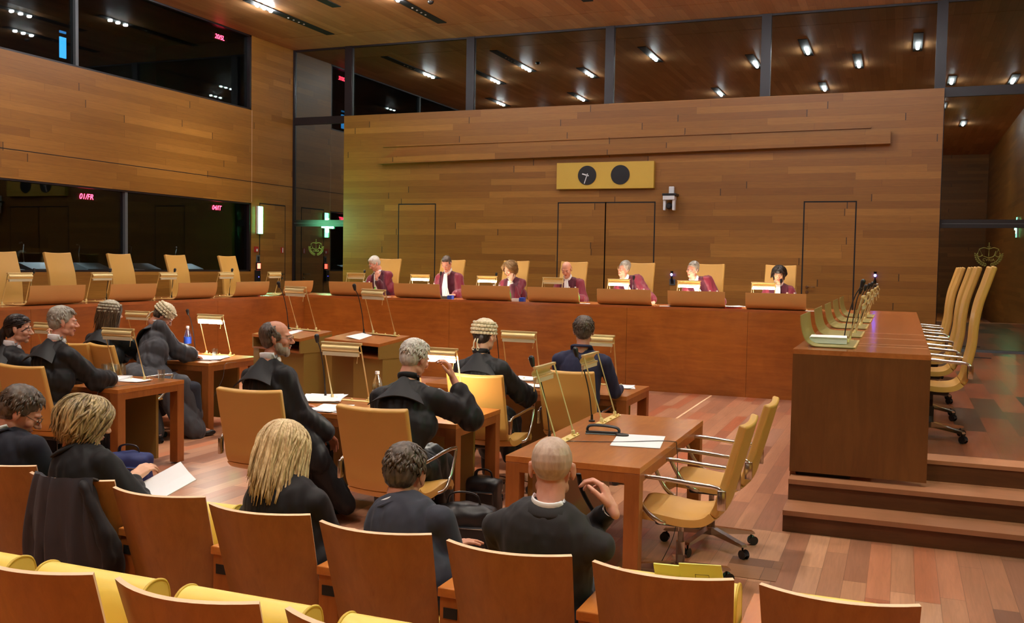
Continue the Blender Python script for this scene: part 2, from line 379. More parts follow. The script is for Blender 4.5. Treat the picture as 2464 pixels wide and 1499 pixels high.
# floor hatch near the steps
h = MB(); a = onz(1817, 1380, 0); h.box((-0.93, 5.75, 0.0005), (-0.62, 6.16, 0.003))
tag(h.build('floor_hatch', planks('hatch_wood', 'X', 'Y', 0.5, 0.26, [c8(150,104,74), c8(120,82,60), c8(160,112,80)], 0.4, 0.01, 0, 0.2)), 'small square wooden floor hatch set in the boards left of the steps', 'hatch')
tag(MB().box((-2.46, 9.8, 0.0005), (-2.43, 13.75, 0.004)).build('floor_strip', M_PLY), 'thin pale strip in the floor boards running up to the bench', 'floor strip')
c = MB(); c.box((LX, -6, CEIL), (RX, 17.08, CEIL+0.1)); c.box((LX, 17.1, CEIL), (RX, GY+0.1, CEIL+0.1)); c.box((LX, 17.08, CEIL+0.012), (RX, 17.1, CEIL+0.1), 1)
struct('ceiling', c, [M_CEIL, M_PLY])
w = MB()
Y0, YW0, YW1 = -6, 7.2, 16.66
w.box((LX-0.15, Y0, 0), (LX, YW1, 1.56)); w.box((LX-0.15, Y0, 2.97), (LX, YW1, 4.87)); w.box((LX-0.15, YW1, 0), (LX, GY, CEIL))
w.box((LX-0.15, Y0, 1.56), (LX, YW0, 2.97)); w.box((LX-0.15, Y0, 4.87), (LX, YW0, CEIL))
struct('wall_left', w, M_WALLY)
g = MB(); g.box((LX, Y0, 3.402), (LX+0.003, GY, 3.414)); 
struct('trim_2', g, M_DARK, label='thin dark shadow gap along the left wall')
struct('trim_3', MB().box((LX, 16.665, 2.99), (LX+0.003, 16.672, 4.87)), M_PLY, label='pale joint line in the left wall beside the windows')
struct('wall_right', MB().box((RX, -6, 0), (RX+0.15, GY, CEIL)), M_WALLY)
struct('wall_rear', MB().box((LX, -6.15, 0), (RX, -6, CEIL)), M_WALL)
# interpreter booths behind the left windows
M_BOOTH = simple('booth_black', (0.004, 0.004, 0.006), 0.8); M_BDESK = simple('booth_desk_black', c8(22,22,24), 0.35)
b = MB()
for z0, z1 in ((1.0, 3.0), (4.4, 6.38)):
    b.box((-15.3, 6.8, z0), (-15.2, 17.0, z1)); b.box((-15.2, 6.8, z0-0.05), (LX-0.15, 17.0, z0)); b.box((-15.2, 6.8, z1), (LX-0.15, 17.0, z1+0.05))
    b.box((-15.2, 6.8, z0), (LX-0.15, 6.85, z1)); b.box((-15.2, 16.9, z0), (LX-0.15, 17.0, z1))
struct('wall_booth', b, M_BOOTH)
for z0, z1, nm in ((1.56, 2.97, 1), (4.87, 6.38, 2)):
    ym = 13.2 if nm == 1 else 12.13
    for k, (ya, yb) in enumerate(((YW0, ym-0.03), (ym+0.03, YW1))):
        n = nm*2+k-1
        e = thing('window_%d' % n, (0, 0, 0)); e['kind'] = 'structure'
        MB().box((LX-0.09, ya, z0), (LX-0.075, yb, z1)).build('pane', pane_mat('booth_glass_%d' % n, (0.55, 0.58, 0.6), 0.035), e)
    fr = MB(); fr.box((LX-0.12, ym-0.03, z0), (LX-0.02, ym+0.03, z1))
    struct('trim_%d' % (3+nm), fr, M_GREYP, label='grey window post between two booth panes')
    f2 = MB(); f2.box((LX-0.15, YW0, z1-0.03), (LX-0.01, YW1, z1+0.001)); f2.box((LX-0.15, YW1-0.05, z0), (LX-0.01, YW1, z1)); f2.box((LX-0.15, YW0, z0-0.001), (LX-0.01, YW1, z0+0.03))
    struct('trim_%d' % (5+nm), f2, M_FRAME, label='dark window surround of the booths')
struct('trim_8', MB().box((-13.3, YW0, 1.5), (LX-0.1, YW1, 1.575)), M_BDESK, label='black desk ledge along the lower booth window')
# door in the left wall
def leaf(n, axis, p0, p1, zt, plane, mat, hinge=None):
    e = thing('door_%d' % n, (0, 0, 0)); e['kind'] = 'structure'; t = 0.012
    d = MB(); g = MB()
    if axis == 'x':
        d.box((p0+0.012, plane-0.004, PZ), (p1-0.012, plane+0.03, zt-0.014)); 
        g.box((p0-t, plane-0.002, PZ), (p0+t, plane+0.02, zt+t)); g.box((p1-t, plane-0.002, PZ), (p1+t, plane+0.02, zt+t)); g.box((p0, plane-0.002, zt-t), (p1, plane+0.02, zt+t))
    else:
        d.box((plane-0.03, p0+0.012, PZ), (plane+0.004, p1-0.012, zt-0.014))
        g.box((plane-0.02, p0-t, PZ), (plane+0.002, p0+t, zt+t)); g.box((plane-0.02, p1-t, PZ), (plane+0.002, p1+t, zt+t)); g.box((plane-0.02, p0, zt-t), (plane+0.002, p1, zt+t))
    d.build('door_leaf', mat, e); g.build('door_gap', M_DARK, e); return e
d1 = leaf(1, 'y', 16.94, 17.84, 2.98, LX, M_WALLY)
def handle(e, pos, outward, along):
    m = MB(); P = Vector(pos); o = Vector(outward); a = Vector(along)
    m.tube([P, P+o*0.055], 0.011, 10); m.tube([P+o*0.05, P+o*0.055+a*0.14], 0.010, 10); m.tube([P, P+o*0.008], 0.027, 14)
    Q = P-Vector((0, 0, 0.09)); m.tube([Q, Q+o*0.01], 0.025, 14); m.build('door_handle', M_CHROME, e, 40)
handle(d1, (LX+0.004, 17.74, 1.5), (1, 0, 0), (0, -1, 0))
# back wall of boards in front of the glass
struct('wall_back', MB().box((-11.13, BY, PZ), (0.56, BY+0.11, 4.89)), M_WALL)
d2 = leaf(2, 'x', -9.79, -8.94, 3.01, BY, M_WALL); d3 = leaf(3, 'x', -6.27, -5.31, 3.015, BY, M_WALL)
d4 = leaf(4, 'x', -5.31, -4.35, 3.015, BY, M_WALL); d5 = leaf(5, 'x', -1.65, -0.78, 3.0, BY, M_WALL)
handle(d5, (-1.56, BY-0.004, 1.49), (0, -1, 0), (1, 0, 0))
# sloping timber beam above the benches
def beam(nm, xl, zl0, zl1, xr, zr0, zr1, dep, label):
    P = [(xl, zl0), (xr, zr0), (xr, zr1), (xl, zl1)]
    struct(nm, MB().prism(P, BY-dep, BY), M_WALL, label=label)
k = (BY-0.16)/BY
beam('trim_9', -10.29*k, 1.83+(3.86-1.83)*k, 1.83+(3.98-1.83)*k, -0.26*k, 1.83+(3.99-1.83)*k, 1.83+(4.21-1.83)*k, 0.16, 'long tapering timber beam across the back wall')
beam('trim_10', -10.17, 4.2, 4.225, -0.58, 4.26, 4.29, 0.03, 'thin timber batten above the long beam')
# glass wall
M_GW = pane_mat('night_glass', (0.35, 0.4, 0.38), 0.26)
xs = [LX, -11.1, -8.25, -5.33, -2.41, 0.49, RX]
for i in range(6):
    e = thing('window_%d' % (5+i), (0, 0, 0)); e['kind'] = 'structure'
    MB().box((xs[i], GY, PZ), (xs[i+1], GY+0.02, CEIL)).build('pane', M_GW, e)
m = MB()
for x in xs[1:-1]: m.box((x-0.085, GY-0.05, PZ), (x+0.085, GY+0.1, CEIL))
m.box((LX, GY-0.04, PZ), (LX+0.04, GY+0.06, CEIL)); m.box((LX, GY-0.03, CEIL-0.035), (RX, GY+0.06, CEIL))
for x0, x1 in ((LX, -11.1), (0.49, RX)): m.box((x0, GY-0.03, 4.76), (x1, GY+0.06, 4.92)); m.box((x0, GY-0.03, 2.55), (x1, GY+0.06, 2.69))
struct('trim_11', m, M_FRAME, label='dark steel frame of the night glass wall')
m = MB(); m.box((0.6, GY-0.06, PZ), (RX, GY-0.005, PZ+0.04)); 
for x0, x1 in ((LX, -11.2), (0.6, RX)): m.box((x0, GY-0.036, 2.615), (x1, GY-0.03, 2.625))
struct('trim_12', m, M_GREYP, label='pale metal threshold and transom strip of the glass doors')
struct('baseboard_right', MB().box((0.62, 16.9, PZ), (1.35, 17.0, PZ+0.006)), M_DARK, label='black floor vent slot by the glass')
# ceiling lights: a black channel with bulbs
def bulbs(nx, y, lit, n=3, x=0):
    m = MB()
    for i in range(n): m.ell((x, y+(i-(n-1)/2)*0.2, -0.025), (0.032, 0.034, 0.028), n=10)
    return m
M_BULB = emit('bulb_lit', (0.92, 0.95, 1.0), 160.0, (0.9, 0.9, 0.9)); M_BULBO = simple('bulb_unlit', c8(150,140,130), 0.2)
SL = [(-10.88,14.35,17.06),(-9.6,13.2,15.25),(-8.3,14.5,16.9),(-7.1,13.3,14.6),(-8.34,10.1,11.6),(-10.8,9.9,11.4),(-5.2,14.7,16.3),(-3.2,13.3,14.9),(-2.0,14.4,16.0),(-1.05,12.7,14.3),(-1.98,10.0,11.2),(-4.6,10.0,11.2),(0.14,14.2,15.9),(0.95,9.9,11.2),(2.3,9.6,11.0)]
names = ['over the left corner', 'second from the left', 'third from the left near the glass', 'between the two longest slots', 'well forward of the back glass', 'forward and nearest the left wall',
         'middle of the back row', 'middle of the row in front', 'right half of the back row', 'right half of the front row', 'forward, right of centre', 'forward, centre', 'farthest right of the back row', 'forward by the right wall', 'closest to the right wall']
for i, ((x, y0, y1), (bx, by)) in enumerate(zip(SL, BULBS)):
    t = thing('ceiling_light', (x, by, CEIL), 0, 'black ceiling channel with three lit spot bulbs, '+names[i], 'ceiling light', 'slot lights in the board ceiling')
    MB().box((-0.09, y0-by, -0.012), (0.09, y1-by, 0.0)).build('channel', M_DARK, t)
    for q in range(3):
        MB().ell((0, (q-1)*0.2, -0.028), (0.034, 0.036, 0.026), n=10).build('bulb', M_BULB, t, True)
    if i in (0, 2):
        for q in range(4): MB().ell((0, 0.75+q*0.17, -0.02), (0.022, 0.022, 0.012), n=8).build('bulb', M_BULBO, t, True)
for x, y in REAR:
    t = thing('ceiling_light', (x, y, CEIL), 0, 'black ceiling channel with three lit spot bulbs over the public side of the room', 'ceiling light', 'slot lights over the public side')
    MB().box((-0.09, -0.7, -0.012), (0.09, 0.7, 0.0)).build('channel', M_DARK, t)
    for q in range(3): MB().ell((0, (q-1)*0.2, -0.028), (0.034, 0.036, 0.026), n=8).build('bulb', M_BULB, t, True)
t = thing('smoke_detector', (-7.82, 15.45, CEIL), 0, 'small dark round smoke detector on the ceiling boards', 'smoke detector')
MB().lathe([(0.055, 0), (0.055, -0.02), (0.04, -0.045), (0.0001, -0.05)], n=18).build('housing', M_STEEL, t, 40)
MB().lathe([(0.012, -0.05), (0.012, -0.058), (0.0001, -0.06)], n=10).build('sensor', M_BLACK, t, 40)
# exit lights, signs and wall fittings
M_EXIT = emit('exit_green', (0.10, 1.0, 0.34), 7.0, (0.1, 0.6, 0.3)); M_EXITW = emit('exit_white', (0.55, 1.0, 0.7), 26.0, (0.8, 1, 0.9))
def exit_light(x, y, z, s, label):
    t = thing('exit_light', (x, y, z), 0, label, 'exit light')
    MB().bbox((min(0, s*0.05), -0.075, -0.29), (max(0, s*0.05), 0.075, 0.29), 0.008).build('housing', M_WHITEP, t)
    f = MB(); f.bbox((min(s*0.05, s*0.062), -0.07, -0.28), (max(s*0.05, s*0.062), 0.07, 0.28), 0.003); f.build('green_face', M_EXIT, t)
    f = MB(); q0, q1 = sorted((s*0.062, s*0.066)); f.box((q0, -0.05, -0.17), (q1, 0.05, -0.03)); f.box((q0, -0.05, 0.0), (q1, 0.05, 0.16)); f.build('pictogram', M_EXITW, t)
    l = bpy.data.lights.new('exit_glow', 'AREA'); l.size = 0.14; l.size_y = 0.5; l.shape = 'RECTANGLE'; l.energy = 9; l.color = (0.15, 1.0, 0.4)
    o = bpy.data.objects.new('exit_glow', l); C.objects.link(o); adopt(o, t); o.location = (s*0.08, 0, 0); o.rotation_euler = (0, -s*PI/2, 0)
exit_light(LX, 16.9, 2.63, 1, 'tall glowing green exit light on the left wall beside the booth window')
exit_light(RX, 5.6, 3.07, -1, 'tall glowing green exit light on the right wall, seen mirrored in the glass')
# LED texts of the booths
M_LED = emit('led_red', (1.0, 0.03, 0.06), 14.0, (0.1, 0, 0))
RL = Matrix(((0, 0, 1), (1, 0, 0), (0, 1, 0)))        # text plane facing +X
for s_, y, z, nm in (('01/FR', 12.48, 2.81, 'reading 01/FR in the lower booth window'), ('04/IT', 15.81, 2.82, 'reading 04/IT in the lower booth window'), ('20/SL', 15.89, 6.19, 'reading 20/SL in the upper booth window')):
    t = thing('booth_display', (LX-0.2, y, z), 0, 'small red glowing channel display '+nm, 'display')
    MB().box((-0.04, -0.24, -0.06), (0.0, 0.24, 0.06)).build('housing', M_DARK, t)
    textmesh('digits', s_, 0.13, M_LED, (0.004, 0, 0), RL, t, 0.002, 0.2)
bm_ = thing('booth_screen', (-14.2, onx(150, 100, -14.2).y, onx(150, 110, -14.2).z), 0, 'tall narrow glowing blue screen deep in the upper booth', 'screen')
MB().box((0, -0.07, -0.22), (0.02, 0.07, 0.15)).build('screen_face', emit('blue_screen', (0.05, 0.4, 1.0), 1.3), bm_)
MB().box((0, -0.07, 0.22), (0.02, 0.07, 0.26)).build('screen_bar', emit('blue_bar', (0.05, 0.3, 0.7), 0.6), bm_)
for y in (9.0, 12.0, 15.0):  # unseen fill lights, added to brighten the consoles in the lower booths
    l = bpy.data.lights.new('booth_fill', 'AREA'); l.size = 0.3; l.energy = 5.0; l.color = (0.85, 0.95, 1.0); l.spread = math.radians(70)
    o = bpy.data.objects.new('booth_fill', l); C.objects.link(o); o.location = (-13.0, y, 2.96)
# booth consoles and gooseneck microphones
def console():
    t = thing('interpreter_console', (0, 0, 0), 0, 'grey sloping interpreter console behind the booth glass', 'console', 'consoles in the lower booths')
    MB().prism([(-0.22, 0), (0.2, 0), (0.2, 0.03), (-0.1, 0.13), (-0.22, 0.13)], -0.27, 0.27).build('desk_unit', simple('console_grey', c8(120,128,126), 0.5), t)
    m = MB(); pts = bez([(-0.16, -0.1, 0.12), (-0.17, -0.11, 0.3), (-0.1, -0.16, 0.42), (0.02, -0.3, 0.44)]); m.tube(pts, 0.011, 8); m.tube([pts[-1], pts[-1]+Vector((0.03, -0.06, -0.005))], 0.016, 8)
    m.build('gooseneck', M_CHROME, t, 40); return t
cs = console(); 
for i, (px, nm) in enumerate(((88, 'left of the first tan chair'), (220, 'between the first and second tan chairs'), (342, 'between the second and third tan chairs'), (448, 'right of the third tan chair'))):
    q = onx(px, 640, -12.95); lb = 'grey console with bent microphone behind glass, '+nm
    if i == 0: cs.location = (-12.95, q.y, 1.575); cs['label'] = lb
    else: dup(cs, (-12.95, q.y, 1.575), 0, lb)
for px, nm, w_ in ((25, 'crumpled white papers on the black booth ledge at far left', 0.35), (326, 'white sheet on the booth ledge beside the second tan chair', 0.22)):
    q = onx(px, 645, -12.8); m = MB(); m.bbox((-0.12, -w_/2, 0), (0.12, w_/2, 0.02), 0.004, M=rotm(0, 0.06, 0.2)); o = m.build('paper_sheet', M_PAPER); o.location = (-12.8, q.y, 1.583); tag(o, nm, 'paper')
# wall fittings by the left door
def wallthing(name, loc, label, cat, parts):
    t = thing(name, loc, 0, label, cat)
    for nm, mb, mt in parts: mb.build(nm, mt, t)
    return t
q = onx(620, 640, LX); wallthing('door_indicator', (LX, q.y, q.z), 'small lit red indicator on the left wall under the exit light', 'indicator', [('housing', MB().bbox((0, -0.07, -0.08), (0.03, 0.07, 0.08), 0.006), M_DARK), ('red_lens', MB().box((0.03, -0.05, -0.055), (0.036, 0.05, 0.055)), emit('red_lens_lit', (1, 0.05, 0.03), 5))])
M_REDS = simple('red_sign', c8(170,40,34), 0.4)
q = onx(616, 600, LX); wallthing('alarm_sign', (LX, q.y, q.z), 'small red square alarm sign on the left wall', 'sign', [('plate', MB().box((0, -0.07, -0.06), (0.01, 0.07, 0.06)), M_REDS), ('symbol', MB().box((0.01, 0.0, -0.04), (0.012, 0.045, 0.01)), M_WHITEP)])
q = onx(679, 602, LX); wallthing('door_sign', (LX+0.004, q.y, q.z), 'narrow red and white sign on the left wall door', 'sign', [('plate', MB().box((0, -0.06, -0.06), (0.008, 0.04, 0.06)), M_REDS), ('symbol', MB().box((0.008, -0.01, -0.05), (0.01, 0.015, 0.05)), M_WHITEP)])
q = onx(620, 625, LX); wallthing('wall_bracket', (LX, q.y, q.z+0.03), 'small grey bracket on the left wall above the red indicator', 'bracket', [('plate', MB().box((0, -0.05, -0.08), (0.02, 0.05, 0.07)), M_GREYP), ('slot', MB().box((0.02, -0.03, -0.06), (0.022, 0.03, 0.04)), M_DARK)])
q = onx(617, 665, LX); wallthing('wall_intercom', (LX, q.y, q.z), 'black handset box on the left wall below the red indicator', 'intercom', [('housing', MB().bbox((0, -0.07, -0.13), (0.06, 0.07, 0.13), 0.01), M_BLACK), ('button', MB().box((0.06, -0.01, -0.02), (0.064, 0.01, 0.0)), emit('blue_dot', (0.1, 0.1, 1), 1.5))])
# clock board
t = thing('clock_board', (-5.335*0.997, BY-0.07, 3.52), 0, 'long yellow board with two round black dials above the double door', 'clock')
MB().bbox((-0.96, -0.04, -0.25), (0.96, 0.07, 0.255), 0.006).build('board', M_GOLD, t)
for i, x in enumerate((-0.34, 0.315)):
    f = MB(); f.lathe([(0.0001, 0), (0.183, 0), (0.183, 0.012), (0.176, 0.014), (0.0001, 0.012)], (0, 0, 0), 40, M=Matrix.Translation((x, -0.04, 0.008)).to_3x3().to_4x4())
    f = MB(); pr = [(0.183*math.cos(2*PI*j/40)+x, 0.183*math.sin(2*PI*j/40)+0.008) for j in range(40)]; f.prism(pr, -0.052, -0.04)
    d = f.build('dial', M_BLACK, t)
    if i == 0:
        for nm, L, w_, a in (('minute_hand', 0.165, 0.008, math.radians(-108)), ('hour_hand', 0.1, 0.012, math.radians(163))):
            h = MB(); dx, dz = math.cos(a), math.sin(a); nx, nz = -dz, dx; c0 = (x-dx*0.035, 0.008-dz*0.035); c1 = (x+dx*L, 0.008+dz*L)
            h.prism([(c0[0]-nx*w_, c0[1]-nz*w_), (c1[0]-nx*w_, c1[1]-nz*w_), (c1[0]+nx*w_, c1[1]+nz*w_), (c0[0]+nx*w_, c0[1]+nz*w_)], -0.058, -0.053); o = h.build(nm, M_WHITEP, d)
# security camera
t = thing('wall_camera', (-4.03, BY-0.005, 3.04), 0, 'white dome style video camera on a bracket right of the clock board', 'camera')
MB().bbox((-0.05, -0.06, 0.12), (0.05, 0.0, 0.26), 0.012).build('mount', M_WHITEP, t)
MB().bbox((-0.13, -0.25, 0.08), (0.13, 0.005, 0.12), 0.006).build('shelf', M_BLACK, t)
m = MB(); m.bbox((-0.12, -0.24, 0.0), (0.1, -0.06, 0.08), 0.01); m.bbox((-0.12, -0.2, -0.19), (-0.07, -0.09, 0.01), 0.012); m.bbox((0.05, -0.2, -0.19), (0.1, -0.09, 0.01), 0.012); m.build('body', M_WHITEP, t)
m = MB(); m.ell((-0.01, -0.15, -0.11), (0.06, 0.07, 0.065), n=16); m.tube([(-0.01, -0.19, -0.11), (-0.01, -0.24, -0.11)], 0.04, 16); m.build('lens', M_BLACK, t, 40)
for px, py, sw, nm in ((1618, 660, (1618, 679), 'black wall microphone with a blue light left of the judge in the middle right seat'), (2106, 662, (2106, 690), 'black wall microphone with a blue light beside the right door')):
    q = ony(px, py, BY); t = thing('wall_microphone', (q.x, BY, q.z), 0, nm, 'microphone')
    MB().tube([(0, -0.05, -0.12), (0, -0.05, 0.06)], 0.03, 12).build('housing', M_BLACK, t, 40); MB().box((-0.02, -0.05, -0.14), (0.02, 0, -0.1)).build('clip', M_BLACK, t)
    MB().ell((0, -0.078, -0.005), (0.022, 0.012, 0.024), n=10).build('blue_light', emit('blue_led_%d' % px, (0.12, 0.12, 1.0), 12), t, True)
    q = ony(*sw, BY); wallthing('wall_socket', (q.x, BY, q.z), ('dark grey' if px < 2000 else 'pale metal')+' square socket plate below the wall microphone', 'socket', [('plate', MB().bbox((-0.055, -0.014, -0.055), (0.055, 0, 0.055), 0.004), M_GREYP if px < 2000 else M_CHROME), ('insert', MB().box((-0.03, -0.016, -0.03), (0.03, -0.013, 0.03)), M_STEEL)])
# emblem on both glass doors: sword, scales, laurel and lettering
M_EMB = simple('etched_gold', c8(140,138,62), 0.5); 
M_EMB.node_tree.nodes['Principled BSDF'].inputs['Metallic'].default_value = 0.3
def emblem(x, z, s, label):
    t = thing('court_emblem', (x, GY-0.006, z), 0, label, 'emblem'); r = 0.008
    P = lambda a, b: Vector((a*s, 0, b*s))
    m = MB(); m.tube([P(0, 0.5), P(0, -0.12)], r*0.9, 6); m.tube([P(-0.07, 0.3), P(0.07, 0.3)], r, 6); m.build('sword', M_EMB, t)
    m = MB(); m.tube(bez([P(-0.4, 0.2), P(-0.2, 0.27), P(0, 0.22), P(0.2, 0.27), P(0.4, 0.2)]), r*0.9, 6)
    for q in (-1, 1):
        m.tube([P(q*0.38, 0.2), P(q*0.48, -0.06)], r*0.6, 6); m.tube([P(q*0.38, 0.2), P(q*0.26, -0.06)], r*0.6, 6); m.tube(bez([P(q*0.5, -0.06), P(q*0.37, -0.13), P(q*0.24, -0.06)]), r, 6)
    m.tube(bez([P(-0.22, -0.1), P(0, -0.17), P(0.2, -0.1), P(0.28, 0.12)]), r*0.9, 6); m.build('scales', M_EMB, t)
    for q in (-1, 1):
        m = MB()
        for i in range(9):
            a = -PI/2+q*(0.15+i*0.17); c = P(0.5*math.cos(a), -0.02+0.48*math.sin(a)); e_ = P(0.58*math.cos(a+q*0.16), -0.02+0.56*math.sin(a+q*0.16)); m.tube([c, (c+e_)/2, e_], [r*0.6, r*1.9, r*0.4], 6)
            e2 = P(0.42*math.cos(a+q*0.2), -0.02+0.4*math.sin(a+q*0.2)); m.tube([c, (c+e2)/2, e2], [r*0.6, r*1.5, r*0.4], 6)
        m.build('laurel_branch', M_EMB, t)
    textmesh('lettering', 'CVRIA', 0.17*s, M_EMB, (0, 0, -0.27*s), Matrix(((1, 0, 0), (0, 0, -1), (0, 1, 0))), t, 0.003)
q = ony(761, 594, GY); emblem(q.x, q.z, 0.34, 'pale gold sword, scales and laurel emblem lettered CVRIA on the left glass door')
q = ony(2379, 618, GY); emblem(q.x, q.z+0.05, 0.38, 'pale gold sword, scales and laurel emblem lettered CVRIA on the right glass door')
# ------------------------------------------------------------------ benches
BZ = 1.236
def wood_bench(nm, label, parts): 
    t = thing(nm, (0, 0, 0), 0, label, 'bench')
    for pn, mb, mt in parts: mb.build(pn, mt, t)
    return t
bt = 0.035
M_BENCHY = veneer('bench_veneer_side', c8(108,52,16), c8(180,102,42), 0.30, 'Y', 0.8, 0.15, 0.6)
M_BTOPY = veneer('bench_top_side', c8(150,80,36), c8(194,116,62), 0.22, 'Y', 1.0, 0.3)
fr = MB()
for x0, x1 in ((-9.29, -6.6), (-6.596, -3.72), (-3.716, -1.98), (-1.976, -0.72)): fr.box((x0, 13.82, 0), (x1, 13.86, BZ-bt))
wood_bench('judges_bench', 'long reddish wooden bench across the back of the court where the robed judges sit', [('front_panel', fr, M_BENCH), ('worktop', MB().box((-10.22, 13.82, BZ-bt), (0.21, 14.75, BZ)), M_BTOP), ('shelf', MB().box((-9.3, 13.86, 0.9), (-0.7, 14.3, 0.93)), M_BENCH)])
fr = MB()
for y0, y1 in ((6.6, 8.3), (8.304, 11.6), (11.604, 13.818)): fr.box((-9.33, y0, 0), (-9.29, y1, BZ-bt))
wood_bench('side_bench', 'long reddish wooden bench along the left side with empty tan chairs behind it', [('front_panel', fr, M_BENCHY), ('worktop', MB().box((-10.22, 6.6, BZ-bt), (-9.29, 13.818, BZ)), M_BTOPY), ('end_panel', MB().box((-10.22, 6.6, PZ), (-9.33, 6.64, BZ-bt)), M_BENCH)])
t = wood_bench('clerk_bench', 'wooden bench block on the right above the steps, its plain brown end facing us', [('end_panel', MB().box((-0.72, 7.35, 0.335), (0.21, 7.39, BZ-bt)), veneer('bench_end', c8(96,54,22), c8(134,82,38), 0.4, 'Z', 0.8, 0.0, 0.4)), ('side_panel', MB().box((-0.72, 7.39, 0.0), (-0.68, 13.818, BZ-bt)), M_BENCHY),
    ('worktop', MB().box((-0.72, 7.35, BZ-bt), (0.21, 13.818, BZ)), M_BTOPY), ('plinth', MB().box((-0.66, 7.4, 0.0), (-0.3, 13.8, 0.34)), M_DARK)])
for y in (7.95, 8.2, 8.9, 9.6): MB().box((-0.35, y, BZ), (0.2, y+0.004, BZ+0.0008)).build('worktop_joint', M_PLY, t)

# ------------------------------------------------------------------ curved document screens on the benches
def make_screen():          # local: front edge toward -Y, base reaching +Y; origin at the front foot on the worktop
    t = thing('document_screen', (0, 0, 0), 0, 'x', 'document screen'); w = 0.41
    prof = [(-0.055, 0.235), (-0.05, 0.17), (-0.036, 0.1), (-0.01, 0.045), (0.035, 0.012), (0.09, 0.004), (0.2, 0.004), (0.34, 0.004)]
    prof = [(p.y, p.z) for p in bez([(0, a, b) for a, b in prof], 4)]
    P = [[Vector((x, a, b)) for a, b in prof] for x in (-w, -w*0.5, 0, w*0.5, w)]
    MB().sheet(P, 0.006).build('curved_sheet', M_SCR, t, 40)
    MB().box((-w*0.98, 0.33, 0.0), (w*0.98, 0.345, 0.012)).build('stop_edge', M_BRASSP, t); return t
M_SCR = simple('tan_screen', c8(206,154,88), 0.45, 0.1, var=0.03); M_SCRO = simple('olive_screen', c8(158,146,84), 0.45, 0.2, var=0.03)
scr = make_screen(); G1 = 'curved document screens on the judges bench'; G2 = 'curved document screens on the left bench'; G3 = 'curved document screens on the clerk bench'
whoJ = ['judge resting his chin on his hand', 'grey-haired judge looking straight down', 'fair-haired woman judge holding her face', 'bald judge', 'judge tilting his head in glasses', 'grey judge leaning over', 'woman judge with a dark fringe']
JX = [-8.42, -7.2, -6.0, -4.89, -3.785, -2.72, -1.615]
for i, x in enumerate(JX):
    lb = 'tan curved document screen in front of the '+whoJ[i]
    if i == 0: scr.location = (x, 13.9, BZ); scr['label'] = lb; scr['group'] = G1
    else: dup(scr, (x, 13.9, BZ), 0, lb, G1)
ords = ['at the left end of the left bench', 'second along the left bench from the left', 'in the middle of the left bench', 'second from the corner on the left bench', 'nearest the bench corner on the left bench']
for i, y in enumerate((8.72, 9.95, 11.2, 12.46, 13.7)): dup(scr, (-9.36, y, BZ), PI/2, 'tan curved document screen '+ords[i], G2)
ordr = ['holding the thick paper stack, nearest us', 'second from the front edge', 'third from the front edge', 'fourth from the front edge', 'farthest, beside the upturned glasses']
scr2 = None
for i, y in enumerate((8.0, 9.25, 10.5, 11.75, 12.95)):
    c = dup(scr, (-0.64, y, BZ), -PI/2+PI, 'x', G3) if False else dup(scr, (-0.645, y, BZ), -PI/2, 'olive curved document screen on the right bench, '+ordr[i], G3)
    for k in kids(c):
        if k.name.startswith('curved'):
            if scr2 is None: scr2 = k.data.copy(); scr2.materials[0] = M_SCRO
            k.data = scr2

# ------------------------------------------------------------------ brass frame desk lamps
def lamp_parts(h, lit, w=0.32, lean=0.1):      # local: lamp faces the reader at -Y, posts rise and lean toward -Y
    t = thing('desk_lamp', (0, 0, 0), 0, 'x', 'desk lamp')
    b = MB(); b.bbox((-w/2-0.05, -0.03, 0), (w/2+0.05, 0.03, 0.006), 0.002)
    for x in (-w/2-0.035, -w/2+0.03, w/2-0.03, w/2+0.035, 0): b.lathe([(0.009, 0.006), (0.009, 0.014), (0.004, 0.018)], (x, 0.018, 0), 10)
    b.build('base_plate', M_BRASSP, t)
    for s_ in (-1, 1):
        m = MB(); m.lathe([(0.012, 0.006), (0.012, 0.035), (0.008, 0.04)], (s_*w/2, 0, 0), 12); m.tube([(s_*w/2, 0, 0.03), (s_*w/2, -lean, h)], 0.006, 8); m.build('post', M_BRASS, t, 40)
    m = MB(); tz = h; y = -lean
    m.bbox((-w/2-0.012, y-0.012, tz-0.012), (w/2+0.012, y+0.012, tz+0.004), 0.002)
    P = [[Vector((x, y-0.006-0.02*math.sin(a), tz-0.012-0.05*(i/5))) for i, a in enumerate([0, .6, 1.1, 1.6, 2.1, 2.7])] for x in (-w/2, w/2)]
    m.sheet(P, 0.003)
    m.bbox((-w/2-0.008, y-0.012, tz-0.075), (w/2+0.008, y+0.004, tz-0.062), 0.002)
    m.build('shade', M_BRASS, t)
    m = MB(); m.bbox((-w/2+0.006, y-0.016, tz-0.1), (w/2-0.006, y+0.004, tz-0.072), 0.003); m.build('light_strip', M_LIT if lit else M_OPAL, t)
    m = MB(); m.tube([(w/2-0.015, y-0.01, tz-0.09), (w/2-0.02, y-0.014, tz-0.15)], 0.003, 6); m.build('pull_switch', M_BRASS, t)
    return t
def lamp_lit_glow(t, h, lean, e=5.0):
    l = bpy.data.lights.new('strip_glow', 'AREA'); l.shape = 'RECTANGLE'; l.size = 0.28; l.size_y = 0.03; l.energy = e; l.color = (1.0, 0.92, 0.78)
    o = bpy.data.objects.new('strip_glow', l); C.objects.link(o); adopt(o, t); o.location = (0, -lean-0.004, h-0.104)
def place_lamp(proto, loc, rz, label, group=None):
    c = dup(proto, loc, rz, label, group); return c
LB, LBL = lamp_parts(0.375, False, 0.33), lamp_parts(0.375, True, 0.33); lamp_lit_glow(LBL, 0.375, 0.1, 1.2)
